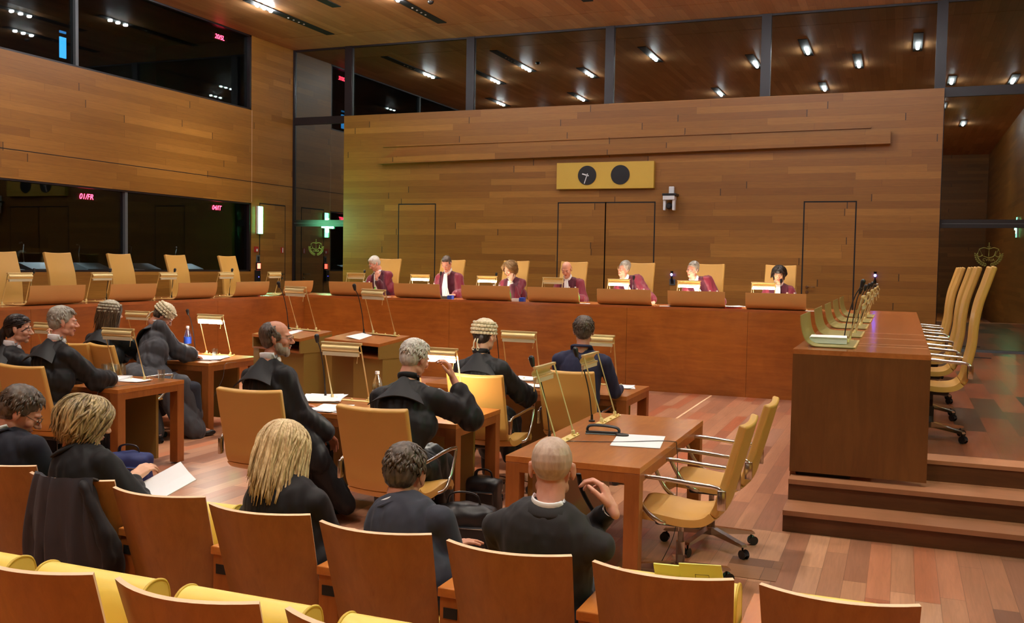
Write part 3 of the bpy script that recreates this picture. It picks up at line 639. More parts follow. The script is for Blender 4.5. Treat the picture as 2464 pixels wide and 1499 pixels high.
LT, LTL = lamp_parts(0.46, False, 0.33, 0.14), lamp_parts(0.46, True, 0.33, 0.14); lamp_lit_glow(LTL, 0.46, 0.14, 1.5)
used = set()
def lamp(proto, loc, rz, label, group):
    if proto.name in used: return dup(proto, loc, rz, label, group)
    used.add(proto.name); proto.location = loc; proto.rotation_euler = (0, 0, rz); proto['label'] = label; proto['group'] = group; return proto
G = 'brass lamps on the judges bench'
lx = [(849, 0, 'unlit brass frame lamp left of the judge resting his chin on his hand'), (1004, 1, 'lit brass frame lamp left of the grey-haired judge looking down'), (1166, 1, 'lit brass frame lamp left of the fair-haired woman judge'), (1326, 0, 'brass frame lamp overlapping the bald judge'), (1485, 1, 'lit brass frame lamp left of the judge tilting his head'), (1655, 1, 'bright lit brass frame lamp in front of the grey judge leaning over'), (1836, 1, 'lit brass frame lamp left of the woman judge with a fringe')]
for px, lit, lb in lx:
    q = ony(px, 670, 14.22); lamp(LBL if lit else LB, (q.x, 14.22, BZ), PI, lb, G)     # shades lean toward the judges
G = 'brass lamps on the left bench'
for px, lb in ((33, 'brass frame lamp at the left end of the left bench'), (231, 'brass frame lamp between first and second tan chairs of the left bench'), (391, 'brass frame lamp before the third tan chair of the left bench'), (531, 'brass frame lamp before the fourth tan chair of the left bench'), (648, 'brass frame lamp near the corner of the left bench')):
    q = onx(px, 660, -9.72); lamp(LB, (-9.72, q.y, BZ), -PI/2+PI, lb, G)
G = 'brass lamps on the clerk bench'
for i, y in enumerate((8.3, 9.55, 10.8, 12.05, 13.25)):
    lamp(LB, (-0.38, y, BZ), PI/2, 'brass frame lamp on the right bench, '+['nearest us', 'second from us', 'third from us', 'fourth from us', 'farthest from us'][i], G)

# ------------------------------------------------------------------ gooseneck microphones
def mic_proto(h=0.42, bend=0.06):
    t = thing('gooseneck_microphone', (0, 0, 0), 0, 'x', 'microphone')
    MB().lathe([(0.022, 0), (0.022, 0.01), (0.01, 0.014), (0.008, 0.05), (0.0001, 0.052)], n=14).build('base', M_STEEL, t, 40)
    pts = bez([(0, 0, 0.03), (0, -bend*0.2, h*0.4), (0, -bend*0.6, h*0.75), (0, -bend, h-0.04)])
    MB().tube(pts, 0.0045, 8).build('neck', M_BLACK, t, True)
    MB().cone((0, -bend, h-0.045), (0, -bend-0.01, h-0.005), 0.014, 0.02, 12).build('capsule', M_BLACK, t, True); return t
MC = mic_proto(); MC2 = mic_proto(0.5, 0.12); G = 'gooseneck microphones on the benches'
def mic(proto, loc, rz, label, group): return lamp(proto, loc, rz, label, group)
for i, y in enumerate((8.12, 9.45, 10.7, 11.9, 13.1)): mic(MC2 if i == 0 else MC, (-0.41, y, BZ), PI/2, 'black gooseneck microphone on the right bench, '+['large, nearest us', 'second from us', 'third from us', 'fourth from us', 'farthest from us'][i], G)
for px, who in ((1056, 'right of the lamp of the grey-haired judge looking down'), (1522, 'before the white jabot of the judge tilting his head'), (1878, 'before the white jabot of the woman judge with a fringe'), (872, 'left of the judge resting his chin on his hand'), (1190, 'left of the fair-haired woman judge')):
    q = ony(px, 690, 14.3); mic(MC, (q.x, 14.3, BZ), PI, 'small black gooseneck microphone '+who, G)
for px, nm in ((71, 'at the left end'), (256, 'before the second tan chair'), (413, 'before the third tan chair'), (552, 'before the fourth tan chair')):
    q = onx(px, 665, -9.7); mic(MC, (-9.7, q.y, BZ), PI/2+PI/2, 'small black gooseneck microphone on the left bench '+nm, G)

# ------------------------------------------------------------------ swivel chairs
def make_chair(high):       # local: seat centre at origin on the floor, sitter faces +Y
    t = thing('swivel_chair', (0, 0, 0), 0, 'x', 'chair'); w = 0.235; sh = 0.44
    if high: back = [(-0.245, 0.62), (-0.275, 0.78), (-0.285, 0.93), (-0.31, 1.1), (-0.36, 1.27), (-0.40, 1.405)]
    else: back = [(-0.25, 0.6), (-0.285, 0.72), (-0.32, 0.85), (-0.355, 0.98)]
    prof = [(0.26, sh-0.03), (0.22, sh+0.012), (0.1, sh+0.012), (-0.06, sh-0.005), (-0.17, sh+0.01), (-0.225, sh+0.07)]+back
    pr = bez([(0, a, b) for a, b in prof], 5)
    def shell(off, th, ww, cut0=0, cut1=None):
        pp = pr[cut0:cut1]; P = []
        for i in range(9):
            u = -1+2*i/8
            P.append([Vector((u*ww, p.y+0.012*(u*u), p.z+0.012*u*u)) for p in pp])
        return P
    k = next(i for i, p in enumerate(pr) if p.y < -0.2)
    m = MB(); m.sheet(shell(0, 0, w, 0, k+1), 0.042); o = m.build('seat', M_TAN, t, 50)
    m = MB(); m.sheet(shell(0, 0, w*0.98, k), 0.045); o2 = m.build('backrest', M_TAN, t, 50)
    for o_ in (o, o2):
        bv = o_.modifiers.new('b', 'BEVEL'); bv.width = 0.012; bv.segments = 3; bv.limit_method = 'ANGLE'; bv.angle_limit = math.radians(50)
    for s_ in (-1, 1):
        x = s_*0.262; az = 0.665
        m = MB(); pts = bez([(s_*0.2, 0.02, sh-0.03), (x, 0.07, sh-0.01), (x, 0.16, sh+0.06), (x, 0.235, az-0.02), (x, 0.215, az), (x, 0.1, az+0.004), (x, -0.12, az-0.012), (x, -0.235, az-0.02), (x, -0.27, az-0.05), (x, -0.265, az-0.12)], 5)
        m.tube(pts, 0.013, 8, flat=(1.0, 0.75), hint=Vector((1, 0, 0))); m.bbox((x-0.012, -0.29, az-0.14), (x+0.008, -0.245, az-0.03), 0.005); m.build('armrest', M_CHROME, t, True)
    m = MB(); m.bbox((-0.11, -0.13, sh-0.075), (0.11, 0.13, sh-0.03), 0.015); m.tube([(0.1, 0.05, sh-0.06), (0.2, 0.06, sh-0.065)], 0.008, 8); m.build('tilt_mechanism', M_BLACK, t)
    m = MB(); m.tube([(0, 0, 0.1), (0, 0, 0.26)], 0.026, 16); m.tube([(0, 0, 0.26), (0, 0, sh-0.07)], 0.017, 14); m.build('gas_column', M_CHROME if not high else M_STEEL, t, 40)
    for i in range(5):
        a = 2*PI*i/5+0.3; d = Vector((math.cos(a), math.sin(a), 0)); R = Matrix.Rotation(a, 3, 'Z')
        m = MB(); m.prism([(0.0, 0.085), (0.0, 0.135), (0.04, 0.135), (0.3, 0.092), (0.31, 0.078), (0.29, 0.074), (0.05, 0.09)], -0.02, 0.02, M=R); f = m.build('base_spoke', M_CHROME, t)
        c = d*0.29; m = MB(); m.tube([c+Vector((0, 0, 0.03)), c+Vector((0, 0, 0.082))], 0.006, 8)
        sd = Vector((-d.y, d.x, 0)); q = c+d*0.012+Vector((0, 0, 0.03)); m.tube([q-sd*0.02, q+sd*0.02], 0.03, 16); m.build('caster', M_BLACK, f, 40)
    return t
CHL, CHH = make_chair(False), make_chair(True)
def chair(proto, loc, rz, label, group): return lamp(proto, loc, rz, label, group)
G = 'high-backed tan chairs of the judges'
for i, (a, b) in enumerate(((918, 966), (1072, 1120), (1227, 1274), (1361, 1415), (1535, 1577), (1684, 1745), (1849, 1918))):
    cx_ = (a+b)/2 - (0 if i not in (1, 2, 4) else 0)
    q = ony(b, 632, 15.38); x = q.x-0.235; chair(CHH, (x, 14.98, PZ), PI, 'high-backed tan leather chair behind the '+whoJ[i], G)
G = 'empty high-backed tan chairs behind the left bench'
for px, nm in ((5, 'leftmost, cut by the picture edge'), (140.5, 'second from the left'), (288, 'in the middle'), (423, 'second from the right'), (547.5, 'rightmost')):
    q = onx(px, 610, -11.0); chair(CHH, (-10.6, q.y-0.02, PZ), -PI/2, 'empty high-backed tan leather chair behind the left bench, '+nm, G)
G = 'empty high-backed tan chairs behind the clerk bench'
for i, y in enumerate((8.62, 9.85, 11.08, 12.3, 13.5)):
    chair(CHH, (0.255-0.02*(i % 2), y, PZ), PI/2, 'empty high-backed tan leather chair seen side-on at the right bench, '+['nearest us', 'second from us', 'third from us', 'fourth from us', 'farthest from us'][i], G)
G = 'low-backed tan chairs at the court tables'
for x, y, rz, nm in ((-1.12, 5.45, PI/2, 'empty low-backed tan swivel chair, nearer of the two on the right of the near table'), (-1.1, 6.3, PI/2, 'empty low-backed tan swivel chair, farther of the two on the right of the near table'),
    (-2.82, 5.25, 0.0, 'low-backed tan chair of the white-haired lawyer holding his ear'), (-3.95, 5.55, 0.12, 'low-backed tan chair of the bearded lawyer in glasses'),
    (-2.98, 7.07, 0.0, 'low-backed tan chair of the lawyer in a cream wig seen from behind'), (-2.44, 7.66, -0.02, 'low-backed tan chair of the man in a navy suit'),
    (-6.24, 5.84, 0.0, 'low-backed tan chair of the grey-haired lawyer at the left table'), (-6.98, 6.0, 0.1, 'low-backed tan chair of the young woman with a ponytail'),
    (-7.48, 7.5, 0.0, 'low-backed tan chair of the woman in a grey wig'), (-7.0, 7.5, -0.3, 'low-backed tan chair of the wigged man bent over his papers')):
    chair(CHL, (x, y, 0), rz, nm, G)

# ------------------------------------------------------------------ court tables
def table(x0, x1, y0, y1, label, longy=False):
    t = thing('court_table', ((x0+x1)/2, (y0+y1)/2, 0), 0, label, 'table'); a, b = (x1-x0)/2, (y1-y0)/2; z = 0.74; lt = 0.085
    MB().bbox((-a, -b, z-0.035), (a, b, z), 0.002).build('tabletop', M_TABLEY if longy else M_TABLE, t)
    m = MB(); 
    for s_ in (-1, 1):
        m.box((-a+0.002, s_*b-(0.022 if s_ > 0 else -0.002), z-0.09), (a-0.002, s_*b-(0.002 if s_ > 0 else -0.022), z-0.035)); m.box((s_*a-(0.022 if s_ > 0 else -0.002), -b+0.02, z-0.09), (s_*a-(0.002 if s_ > 0 else -0.022), b-0.02, z-0.035))
    m.build('apron', M_LEG, t)
    for sx in (-1, 1):
        for sy in (-1, 1):
            cx_, cy_ = sx*(a-lt/2-0.001), sy*(b-lt/2-0.001); MB().bbox((cx_-lt/2, cy_-lt/2, 0.012), (cx_+lt/2, cy_+lt/2, z-0.036), 0.003).build('leg', M_LEG, t)
            
    m = MB()
    if longy: m.box((-a+0.1, -b+0.1, 0.1), (-a+0.13, b-0.1, z-0.09))
    else: m.box((-a+0.1, b-0.22, 0.06), (a-0.12, b-0.19, z-0.09))
    m.build('modesty_panel', M_OLIVE, t); return t
table(-2.05, -1.27, 5.06, 6.85, 'near reddish wooden table with a black phone and a blank sheet', True)
table(-4.4, -2.74, 5.87, 6.65, 'centre wooden table of the bearded and white-haired lawyers')
table(-3.94, -2.08, 7.78, 8.56, 'far centre wooden table of the cream-wigged lawyer and the man in navy')
table(-7.76, -5.9, 6.12, 6.91, 'left wooden table with upturned glasses and the grey-haired lawyer')
table(-8.5, -6.62, 8.12, 8.97, 'back left wooden table with a plastic bottle and a brightly lit lamp')
# lecterns
def lectern(x, y, label):
    t = thing('lectern', (x, y, 0), -0.345, label, 'lectern'); a, b = 0.425, 0.2; z0, z1 = 1.03, 1.09
    S = lambda y_: z0+(z1-z0)*(y_+b)/(2*b)
    m = MB(); m.prism([(-b, S(-b)-0.03), (b, S(b)-0.03), (b, S(b)), (-b, S(-b))], -a, a, axis='x'); m.build('slanted_top', M_TABLE, t)
    m = MB(); m.prism([(-b+0.004, 0.88), (b, 0.88), (b, S(b)-0.03), (-b+0.004, S(-b)-0.03)], a-0.02, a, axis='x'); m.build('side_panel', M_OLIVE, t); m = MB(); m.prism([(-b+0.004, 0.88), (b, 0.88), (b, S(b)-0.03), (-b+0.004, S(-b)-0.03)], -a, -a+0.02, axis='x'); m.build('side_panel', M_OLIVE, t)
    m = MB(); m.box((-a+0.02, -b+0.004, 0.88), (a-0.02, b, 0.9)); m.box((-a+0.02, b-0.02, 0.9), (a-0.02, b-0.001, S(b)-0.04)); m.build('shelf_box', M_LEG, t)
    MB().box((-a+0.021, b-0.03, 0.905), (a-0.021, b-0.021, S(b)-0.05)).build('shelf_back', M_DARK, t)
    m = MB(); m.box((-a, -b+0.02, 0), (-a+0.1, b-0.02, 0.88)); m.build('left_pedestal', M_OLIVE, t)
    m = MB(); m.box((-0.02, -b+0.05, 0), (a-0.005, b-0.02, 0.88)); m.build('right_pedestal', M_OLIVE, t); return t
lectern(-4.96, 8.48, 'right wooden speaking lectern with olive sides, a lamp and a white sheet'); lectern(-5.93, 8.59, 'left wooden speaking lectern, partly behind the bearded lawyer')
G = 'brass lamps on the court tables and lecterns'
for pr, x, y, z, rz, lb in ((LT, -1.9, 5.66, 0.74, -PI/2, 'tall brass frame lamp on the near table, closer one'), (LT, -1.88, 6.55, 0.74, -PI/2, 'tall brass frame lamp on the near table, farther one by the man in navy'),
    (LT, -3.94, 6.5, 0.74, 0, 'brass frame lamp on the centre table, left of the white-haired lawyer'), (LTL, -3.14, 6.5, 0.74, 0, 'lit brass frame lamp on the centre table, before the white-haired lawyer'),
    (LT, -3.26, 8.46, 0.74, 0, 'brass frame lamp on the far table, right of the cream-wigged lawyer'), (LT, -2.52, 8.46, 0.74, 0, 'brass frame lamp on the far table, behind the man in navy'),
    (LT, -6.32, 6.7, 0.74, 0, 'brass frame lamp on the left table, right of the upturned glasses'), (LT, -7.3, 6.86, 0.74, 0, 'brass frame lamp on the left table behind the grey-haired lawyer'),
    (LTL, -7.1, 8.88, 0.74, 0, 'brightly lit brass frame lamp on the back left table'), (LT, -8.15, 8.9, 0.74, 0, 'brass frame lamp behind the face of the wigged man bent over papers'),
    (LT, -4.82, 8.58, 1.082, -0.345, 'tall brass frame lamp on the right lectern'), (LT, -5.82, 8.7, 1.082, -0.345, 'tall brass frame lamp on the left lectern')):
    c = lamp(pr, (x, y, z), rz, lb, G)
G = 'gooseneck microphones on the tables'
for x, y, z, rz, lb in ((-2.0, 5.66, 0.74, -PI/2, 'black gooseneck microphone on the near table, closer one'), (-1.96, 6.42, 0.74, -PI/2, 'black gooseneck microphone on the near table, before the farther lamp'),
    (-4.2, 6.55, 0.74, 0, 'black gooseneck microphone on the centre table beside the left lamp'), (-3.5, 8.45, 0.74, 0, 'black gooseneck microphone between the cream wig and the lamp on the far table'),
    (-5.1, 8.66, 1.078, -0.345, 'black gooseneck microphone on the right lectern'), (-6.1, 8.78, 1.078, -0.345, 'black gooseneck microphone on the left lectern'), (-7.4, 8.85, 0.74, 0, 'black gooseneck microphone beside the brightly lit lamp')):
    mic(MC2, (x, y, z), rz, lb, G)

# ------------------------------------------------------------------ audience seats
def make_seat():        # local origin on the floor under the shell's top edge centre, sitter faces +Y
    t = thing('public_seat', (0, 0, 0), 0, 'x', 'seat'); P = []
    for i in range(13):
        u = -1+2*i/12; row = []
        for j in range(12):
            v = j/11; z = 0.85-0.72*v; w = 0.232-0.03*v
            y = -0.072*(1-u*u)+0.20*v+0.01*math.sin(v*PI); row.append(Vector((u*w, y, z)))
        P.append(row)
    MB().sheet(P, 0.014, 0, 1).build('back_shell', [M_SHELL, M_PLY], t, 40)
    Q = [[p+Vector((0, 0.016, 0)) for p in r[1:9]] for r in P[1:-1]]
    MB().sheet([[p+Vector((0, 0.02, 0)) for p in r] for r in Q], 0.035).build('back_pad', M_YEL, t, 50)
    return t
def add_folded(t):
    pr = bez([(0, 0.0, 0.34), (0, -0.01, 0.55), (0, 0.0, 0.69), (0, 0.035, 0.745), (0, 0.09, 0.75), (0, 0.125, 0.71), (0, 0.13, 0.55), (0, 0.12, 0.34)], 5)
    MB().prism([(p.y+0.19, p.z) for p in pr], -0.215, 0.215, axis='x').build('folded_cushion', M_YEL, t, 50)
    for s_ in (-1, 1):
        MB().tube([Vector((s_*0.212, p.y+0.19, p.z)) for p in pr[6:-5]], 0.005, 6).build('piping', M_YSIDE, kids(t)[-1], True)
def add_cushion(t):
    MB().bbox((-0.215, 0.16, 0.38), (0.215, 0.62, 0.46), 0.03).build('seat_cushion', M_YEL, t, 50)
SE, SO = make_seat(), make_seat(); add_folded(SE); add_cushion(SO)
def armpost():
    t = thing('armrest_post', (0, 0, 0), 0, 'x', 'armrest')
    MB().bbox((-0.045, 0.0, 0.0), (0.045, 0.42, 0.60), 0.004).build('post', M_LEG, t); MB().bbox((-0.05, -0.01, 0.60), (0.05, 0.44, 0.635), 0.004).build('arm_top', M_TABLEY, t)
    MB().box((-0.028, -0.003, 0.52), (0.028, 0.0, 0.56)).build('black_slot', M_DARK, t); return t
AP = armpost(); G = 'public seats in the front row'
occ = {0: 'second to last on the right, with a folded yellow cushion', }
row = [(-0.145, 0, 'empty, at the right end of the front row'), (-0.685, 0, 'empty, holding a yellow folder'), (-1.225, 1, 'under the bald man in charcoal'), (-1.765, 1, 'under the dark-haired man in a slate suit'), (-2.305, 1, 'under the blonde woman'),
       (-2.845, 0, 'empty, right of the seat with a draped jacket'), (-3.385, 1, 'under the draped dark jacket'), (-3.925, 1, 'under the man in glasses at the left edge')]
for k, (x, o, nm) in enumerate(row):
    y = 3.035+0.0055*k*k; chair(SO if o else SE, (x, y, 0), 0.012*k, 'wooden shell seat '+nm, G)
    if k < 7: chair(AP, (x-0.27, y+0.12, 0), 0, 'wooden armrest post with a black slot, '+['between the two empty seats on the right', 'left of the seat with the yellow folder', 'left of the bald man', 'left of the slate-suited man', 'left of the blonde woman', 'right of the draped jacket', 'left of the draped jacket'][k], 'armrest posts of the front row')
struct('floor_riser', MB().box((-6, -6, 0), (-0.5, 2.62, 0.12)).box((-0.5, -6, 0), (2.6, 2.62, 0.12)), M_TABLE, label='raised wooden step of the public rows')
for k, (x, nm) in enumerate(((-1.15, 'only its tip showing'), (-1.69, 'right one of two big shells at bottom left'), (-2.23, 'left one of two big shells at bottom left'), (-2.77, 'cut off by the left edge'))):
    chair(SE, (x, 1.98, 0.12), 0.0, 'nearest-row wooden shell seat, '+nm, 'public seats in the nearest row')
# ------------------------------------------------------------------ people
def remesh(mb, voxel, smooth=2):
    me = mb.mesh('tmp', []) ; o = bpy.data.objects.new('tmp', me); C.objects.link(o)
    r = o.modifiers.new('r', 'REMESH'); r.mode = 'VOXEL'; r.voxel_size = voxel; r.adaptivity = 0.0
    if smooth: s = o.modifiers.new('s', 'SMOOTH'); s.factor = 0.5; s.iterations = smooth
    dg = bpy.context.evaluated_depsgraph_get(); m2 = bpy.data.meshes.new_from_object(o.evaluated_get(dg))
    bpy.data.objects.remove(o); bpy.data.meshes.remove(me)
    m2.polygons.foreach_set('use_smooth', [True]*len(m2.polygons)); return m2
def setmesh(name, me, mats, parent):
    me.name = name; me.materials.clear()
    for m in mats: me.materials.append(m)
    o = bpy.data.objects.new(name, me); C.objects.link(o); adopt(o, parent); return o
def displace(me, fn):
    n = len(me.vertices); co = np.empty(n*3); me.vertices.foreach_get('co', co); co = co.reshape(-1, 3)
    no = np.empty(n*3); me.vertices.foreach_get('normal', no); no = no.reshape(-1, 3)
    me.vertices.foreach_set('co', fn(co, no).reshape(-1)); me.update()
def vnoise(P, s):       # noise at many points
    return np.array([noise.noise(Vector((p[0]*s[0], p[1]*s[1], p[2]*s[2]))) for p in P])

def head_prims(m, T, R, jaw=1.0, ear=True, beard=False):
    def E(c, r, rot=None): m.ell(T(c), r, R if rot is None else R @ rot, 16)
    E((0, -0.014, 0.036), (0.074, 0.094, 0.082)); E((0, 0.016, -0.01), (0.066, 0.074, 0.085)); E((0, 0.03, -0.062), (0.052*jaw, 0.052, 0.046))
    E((0, 0.067, -0.094), (0.022*jaw, 0.019, 0.019)); E((0, 0.072, 0.024), (0.05, 0.018, 0.013))
    for s in (-1, 1):
        E((s*0.038, 0.062, -0.024), (0.024, 0.022, 0.022)); E((s*0.045*jaw, 0.01, -0.07), (0.018, 0.034, 0.022), rotm(-0.35))
        if ear:
            E((s*0.079, -0.008, -0.006), (0.008, 0.02, 0.03), rotm(0.15, 0, s*-0.35)); E((s*0.081, -0.016, 0.012), (0.006, 0.013, 0.014), rotm(0, 0, s*-0.4)); E((s*0.077, 0.0, -0.032), (0.006, 0.009, 0.01))
        E((s*0.012, 0.098, -0.032), (0.009, 0.011, 0.008))
        E((s*0.03, 0.078, 0.002), (0.0155, 0.011, 0.0085))
    m.cone(T((0, 0.084, 0.014)), T((0, 0.112, -0.026)), 0.0075, 0.0115, 12); E((0, 0.108, -0.03), (0.0105, 0.012, 0.009))
    E((0, 0.086, -0.058), (0.023, 0.011, 0.0065)); E((0, 0.084, -0.068), (0.019, 0.011, 0.0065))
    m.cone(T((0, -0.022, -0.05)), T((0, -0.03, -0.12)), 0.052, 0.053, 16)
def hand_prims(m, W, f, n, side, curl=0.5, spread=0.02):
    """W wrist, f direction of the fingers, n out of the back of the hand, side +1 = thumb toward +x of (f x n)"""
    f = f.normalized(); n = (n - f*n.dot(f)).normalized(); x = f.cross(n).normalized()*side
    P = lambda a, b, c: W + x*a + f*b + n*c
    m.cone(P(0, -0.02, 0), P(0, 0.025, 0), 0.026, 0.027, 10, flat=(1, 0.75), hint=n)
    Ls = [(0.033, 0.03, 0.024), (0.042, 0.033, 0.025), (0.04, 0.03, 0.024), (0.03, 0.024, 0.02)]; tips = []
    for i in range(4):
        a = (0.029-0.0195*i); base = P(a*0.7, 0.018, 0); kn = P(a, 0.088-0.004*abs(i-1), 0.003)
        m.cone(base, kn, 0.0125, 0.0105, 10)
        d = (f + x*(spread*(1.5-i)*1.2)).normalized(); p = kn; ang = 0.0
        for j, L in enumerate(Ls[i]):
            ang += curl*(0.75, 0.95, 0.7)[j]*(1+0.07*i); q = p + (d*math.cos(ang) - n*math.sin(ang))*L*1.02
            m.cone(p, q, 0.0095-0.001*j-(0.001 if i == 3 else 0), 0.0086-0.001*j-(0.001 if i == 3 else 0), 8); p = q
        tips.append(p)
    a0 = P(0.02, 0.015, -0.004); a1 = P(0.043, 0.045, -0.014); a2 = P(0.052, 0.075, -0.018-0.01*curl); a3 = P(0.048, 0.1, -0.022-0.02*curl)
    m.cone(a0, a1, 0.015, 0.012, 10); m.cone(a1, a2, 0.0115, 0.0098, 8); m.cone(a2, a3, 0.0098, 0.008, 8)
    for s, e in ((-1, 0),): m.cone(P(-0.026, 0.02, -0.004), P(-0.027, 0.07, -0.003), 0.012, 0.011, 8)
    return tips
def ik(S, Wp, L1, L2, pole):
    d = Wp-S; L = min(d.length, L1+L2-0.005); u = d.normalized(); Wp = S+u*L
    a = (L1*L1-L2*L2+L*L)/(2*L); h = math.sqrt(max(L1*L1-a*a, 0.0004)); p = (pole-u*pole.dot(u)).normalized(); return S+u*a+p*h, Wp

def strands(m, T, roots, flow, n, rad, seg=7, seed=1, flat=(1, 0.5), wob=0.006):
    """locks of hair: every lock starts at a root on the scalp and follows flow(root, t)"""
    rnd = random.Random(seed)
    for i in range(n):
        r = roots(rnd); pts = []
        w1, w2 = rnd.uniform(-1, 1), rnd.uniform(-1, 1); ph = rnd.uniform(0, 6.28)
        for k in range(seg+1):
            t = k/seg; p = flow(r, t, rnd_=(w1, w2)); pts.append(T(p + Vector((w1, w2, 0))*wob*t + Vector((math.sin(ph+t*5), math.cos(ph+t*4), 0))*wob*0.6*t))
        rr = [rad*(0.55+0.55*math.sin(PI*min(1, 0.15+t_/seg*0.8)))*(1.0 if t_ < seg else 0.35)*rnd.uniform(0.8, 1.15) for t_ in range(seg+1)]
        m.tube(pts, rr, 6, flat=flat)
def scalp(th, ph, e=1.0):   # th: angle from crown, ph: azimuth (0 = right, pi/2 = face)
    return Vector((0.08*e*math.sin(th)*math.cos(ph), -0.014+0.1*e*math.sin(th)*math.sin(ph), 0.032+0.09*e*math.cos(th)))

def hair_mesh(kind, T, R, voxel, col, parent, seed):
    m = MB(); def_E = lambda c, r, rot=None: m.ell(T(c), r, R if rot is None else R @ rot, 18)
    rough = 0.004
    if kind in ('short', 'thick'):
        k = 1.0 if kind == 'short' else 1.05
        def_E((0, -0.026, 0.046), (0.080*k, 0.096*k, 0.085*k)); def_E((0, -0.05, 0.0), (0.074*k, 0.066*k, 0.075)); def_E((0, 0.03, 0.088), (0.055, 0.045, 0.03))
        for s in (-1, 1): def_E((s*0.068, 0.012, 0.022), (0.012, 0.022, 0.03))
    elif kind == 'receding':
        def_E((0, -0.05, 0.03), (0.085, 0.078, 0.082)); def_E((0, -0.052, -0.01), (0.08, 0.064, 0.07))
        for s in (-1, 1): def_E((s*0.068, 0.006, 0.014), (0.015, 0.036, 0.036))
    elif kind == 'bald':
        def_E((0, -0.05, -0.012), (0.076, 0.06, 0.052))
        for s in (-1, 1): def_E((s*0.066, -0.01, 0.004), (0.012, 0.04, 0.026))
    elif kind == 'crop':
        def_E((0, -0.02, 0.036), (0.0765, 0.0925, 0.0845)); rough = 0.0006
    elif kind in ('bob', 'fringe'):
        def_E((0, -0.024, 0.045), (0.084, 0.098, 0.087)); def_E((0, -0.045, -0.02), (0.084, 0.062, 0.09))
        for s in (-1, 1): def_E((s*0.072, -0.004, -0.03), (0.016, 0.04, 0.075))
        if kind == 'fringe': def_E((0, 0.045, 0.065), (0.06, 0.042, 0.035), rotm(0.3)); def_E((0, 0.066, 0.045), (0.05, 0.02, 0.022))
        else: def_E((0, 0.03, 0.088), (0.055, 0.045, 0.03))
    elif kind in ('long', 'ponytail', 'longdark'):
        def_E((0, -0.024, 0.043), (0.081, 0.097, 0.085)); def_E((0, -0.05, -0.01), (0.075, 0.06, 0.085)); def_E((0, 0.03, 0.085), (0.052, 0.045, 0.028))
        if kind != 'ponytail': def_E((0, -0.062, -0.1), (0.07, 0.035, 0.09))
        else:
            m.cone(T((0, -0.105, 0.0)), T((0.0, -0.13, -0.06)), 0.022, 0.034, 12); m.cone(T((0, -0.13, -0.06)), T((0.0, -0.11, -0.17)), 0.034, 0.014, 12)
    me = remesh(m, max(voxel*0.8, 0.0045), 1)
    if rough:
        Ti = T.inv
        def f(co, no):
            L = np.array([list(Ti(Vector(c))) for c in co]); d = vnoise(L, (70, 70, 18))*rough*0.8 + vnoise(L, (160, 160, 50))*rough*0.4
            return co + no*d[:, None]
        displace(me, f)
    o = setmesh('hair', me, [HAIR[col]], parent)
    s = MB()
    if kind in ('short', 'thick', 'receding') and voxel < 0.009:
        lo = 0.75 if kind == 'receding' else 0.0
        def roots(r): 
            th = r.uniform(0.1+lo, 1.75); ph = r.uniform(PI*0.95, 2.05*PI) if (th > 0.9 or kind == 'receding') else r.uniform(0, 2*PI); return th, ph
        def flow(r, t, rnd_): return scalp(r[0]+t*0.4, r[1]+rnd_[0]*0.2*t, 1.015+0.075*math.sin(t*PI*0.8)*(1 if kind != 'receding' else 0.5))
        strands(s, T, roots, flow, 300, 0.0055, 5, seed, wob=0.007)
    if kind == 'bob':
        def roots(r): th = r.uniform(0.0, 0.9); return th, r.uniform(0, 2*PI)
        def flow(r, t, rnd_):
            th = r[0]+t*1.9; side = math.cos(r[1])
            if math.sin(r[1]) > 0.3: ph = r[1] + (1 if side < 0 else -1)*t*1.5
            else: ph = r[1]
            e = 1.05+0.22*math.sin(min(1, t*1.1)*PI*0.75); p = scalp(min(th, 2.05), ph, e)
            if t > 0.7: p.z -= (t-0.7)/0.3*(0.07+0.03*rnd_[1]); p.x *= 1-0.25*(t-0.7); p.y += 0.03*(t-0.7)*(1 if p.y < 0 else -1)
            return p
        strands(s, T, roots, flow, 520, 0.0065, 12, seed, wob=0.026)
    if kind in ('long', 'longdark', 'fringe'):
        dl = 0.2 if kind == 'long' else (0.19 if kind == 'longdark' else 0.07)
        def roots(r): return r.uniform(0.02, 0.5), r.uniform(0, 2*PI)
        def flow(r, t, rnd_):
            side = math.cos(r[1]); sg = 1 if side >= 0 else -1
            ph = r[1] if math.sin(r[1]) < 0.2 else r[1]-sg*t*1.3*(1 if sg > 0 else 1)
            if math.sin(r[1]) >= 0.2: ph = (PI/2 - sg*(PI/2-abs(0))) * 0 + (r[1]-sg*min(t*1.6, 1.15))
            tt = min(1, t/0.55); th = r[0]+(1.62-r[0])*tt; p = scalp(th, ph, 1.06+0.1*tt)
            if t > 0.55: p.z -= (t-0.55)/0.45*dl*(1+0.35*rnd_[0]); p.x *= 1-0.12*(t-0.55); p.y -= 0.012*(t-0.55)
            return p
        strands(s, T, roots, flow, 520, 0.0058, 12, seed, wob=0.022)
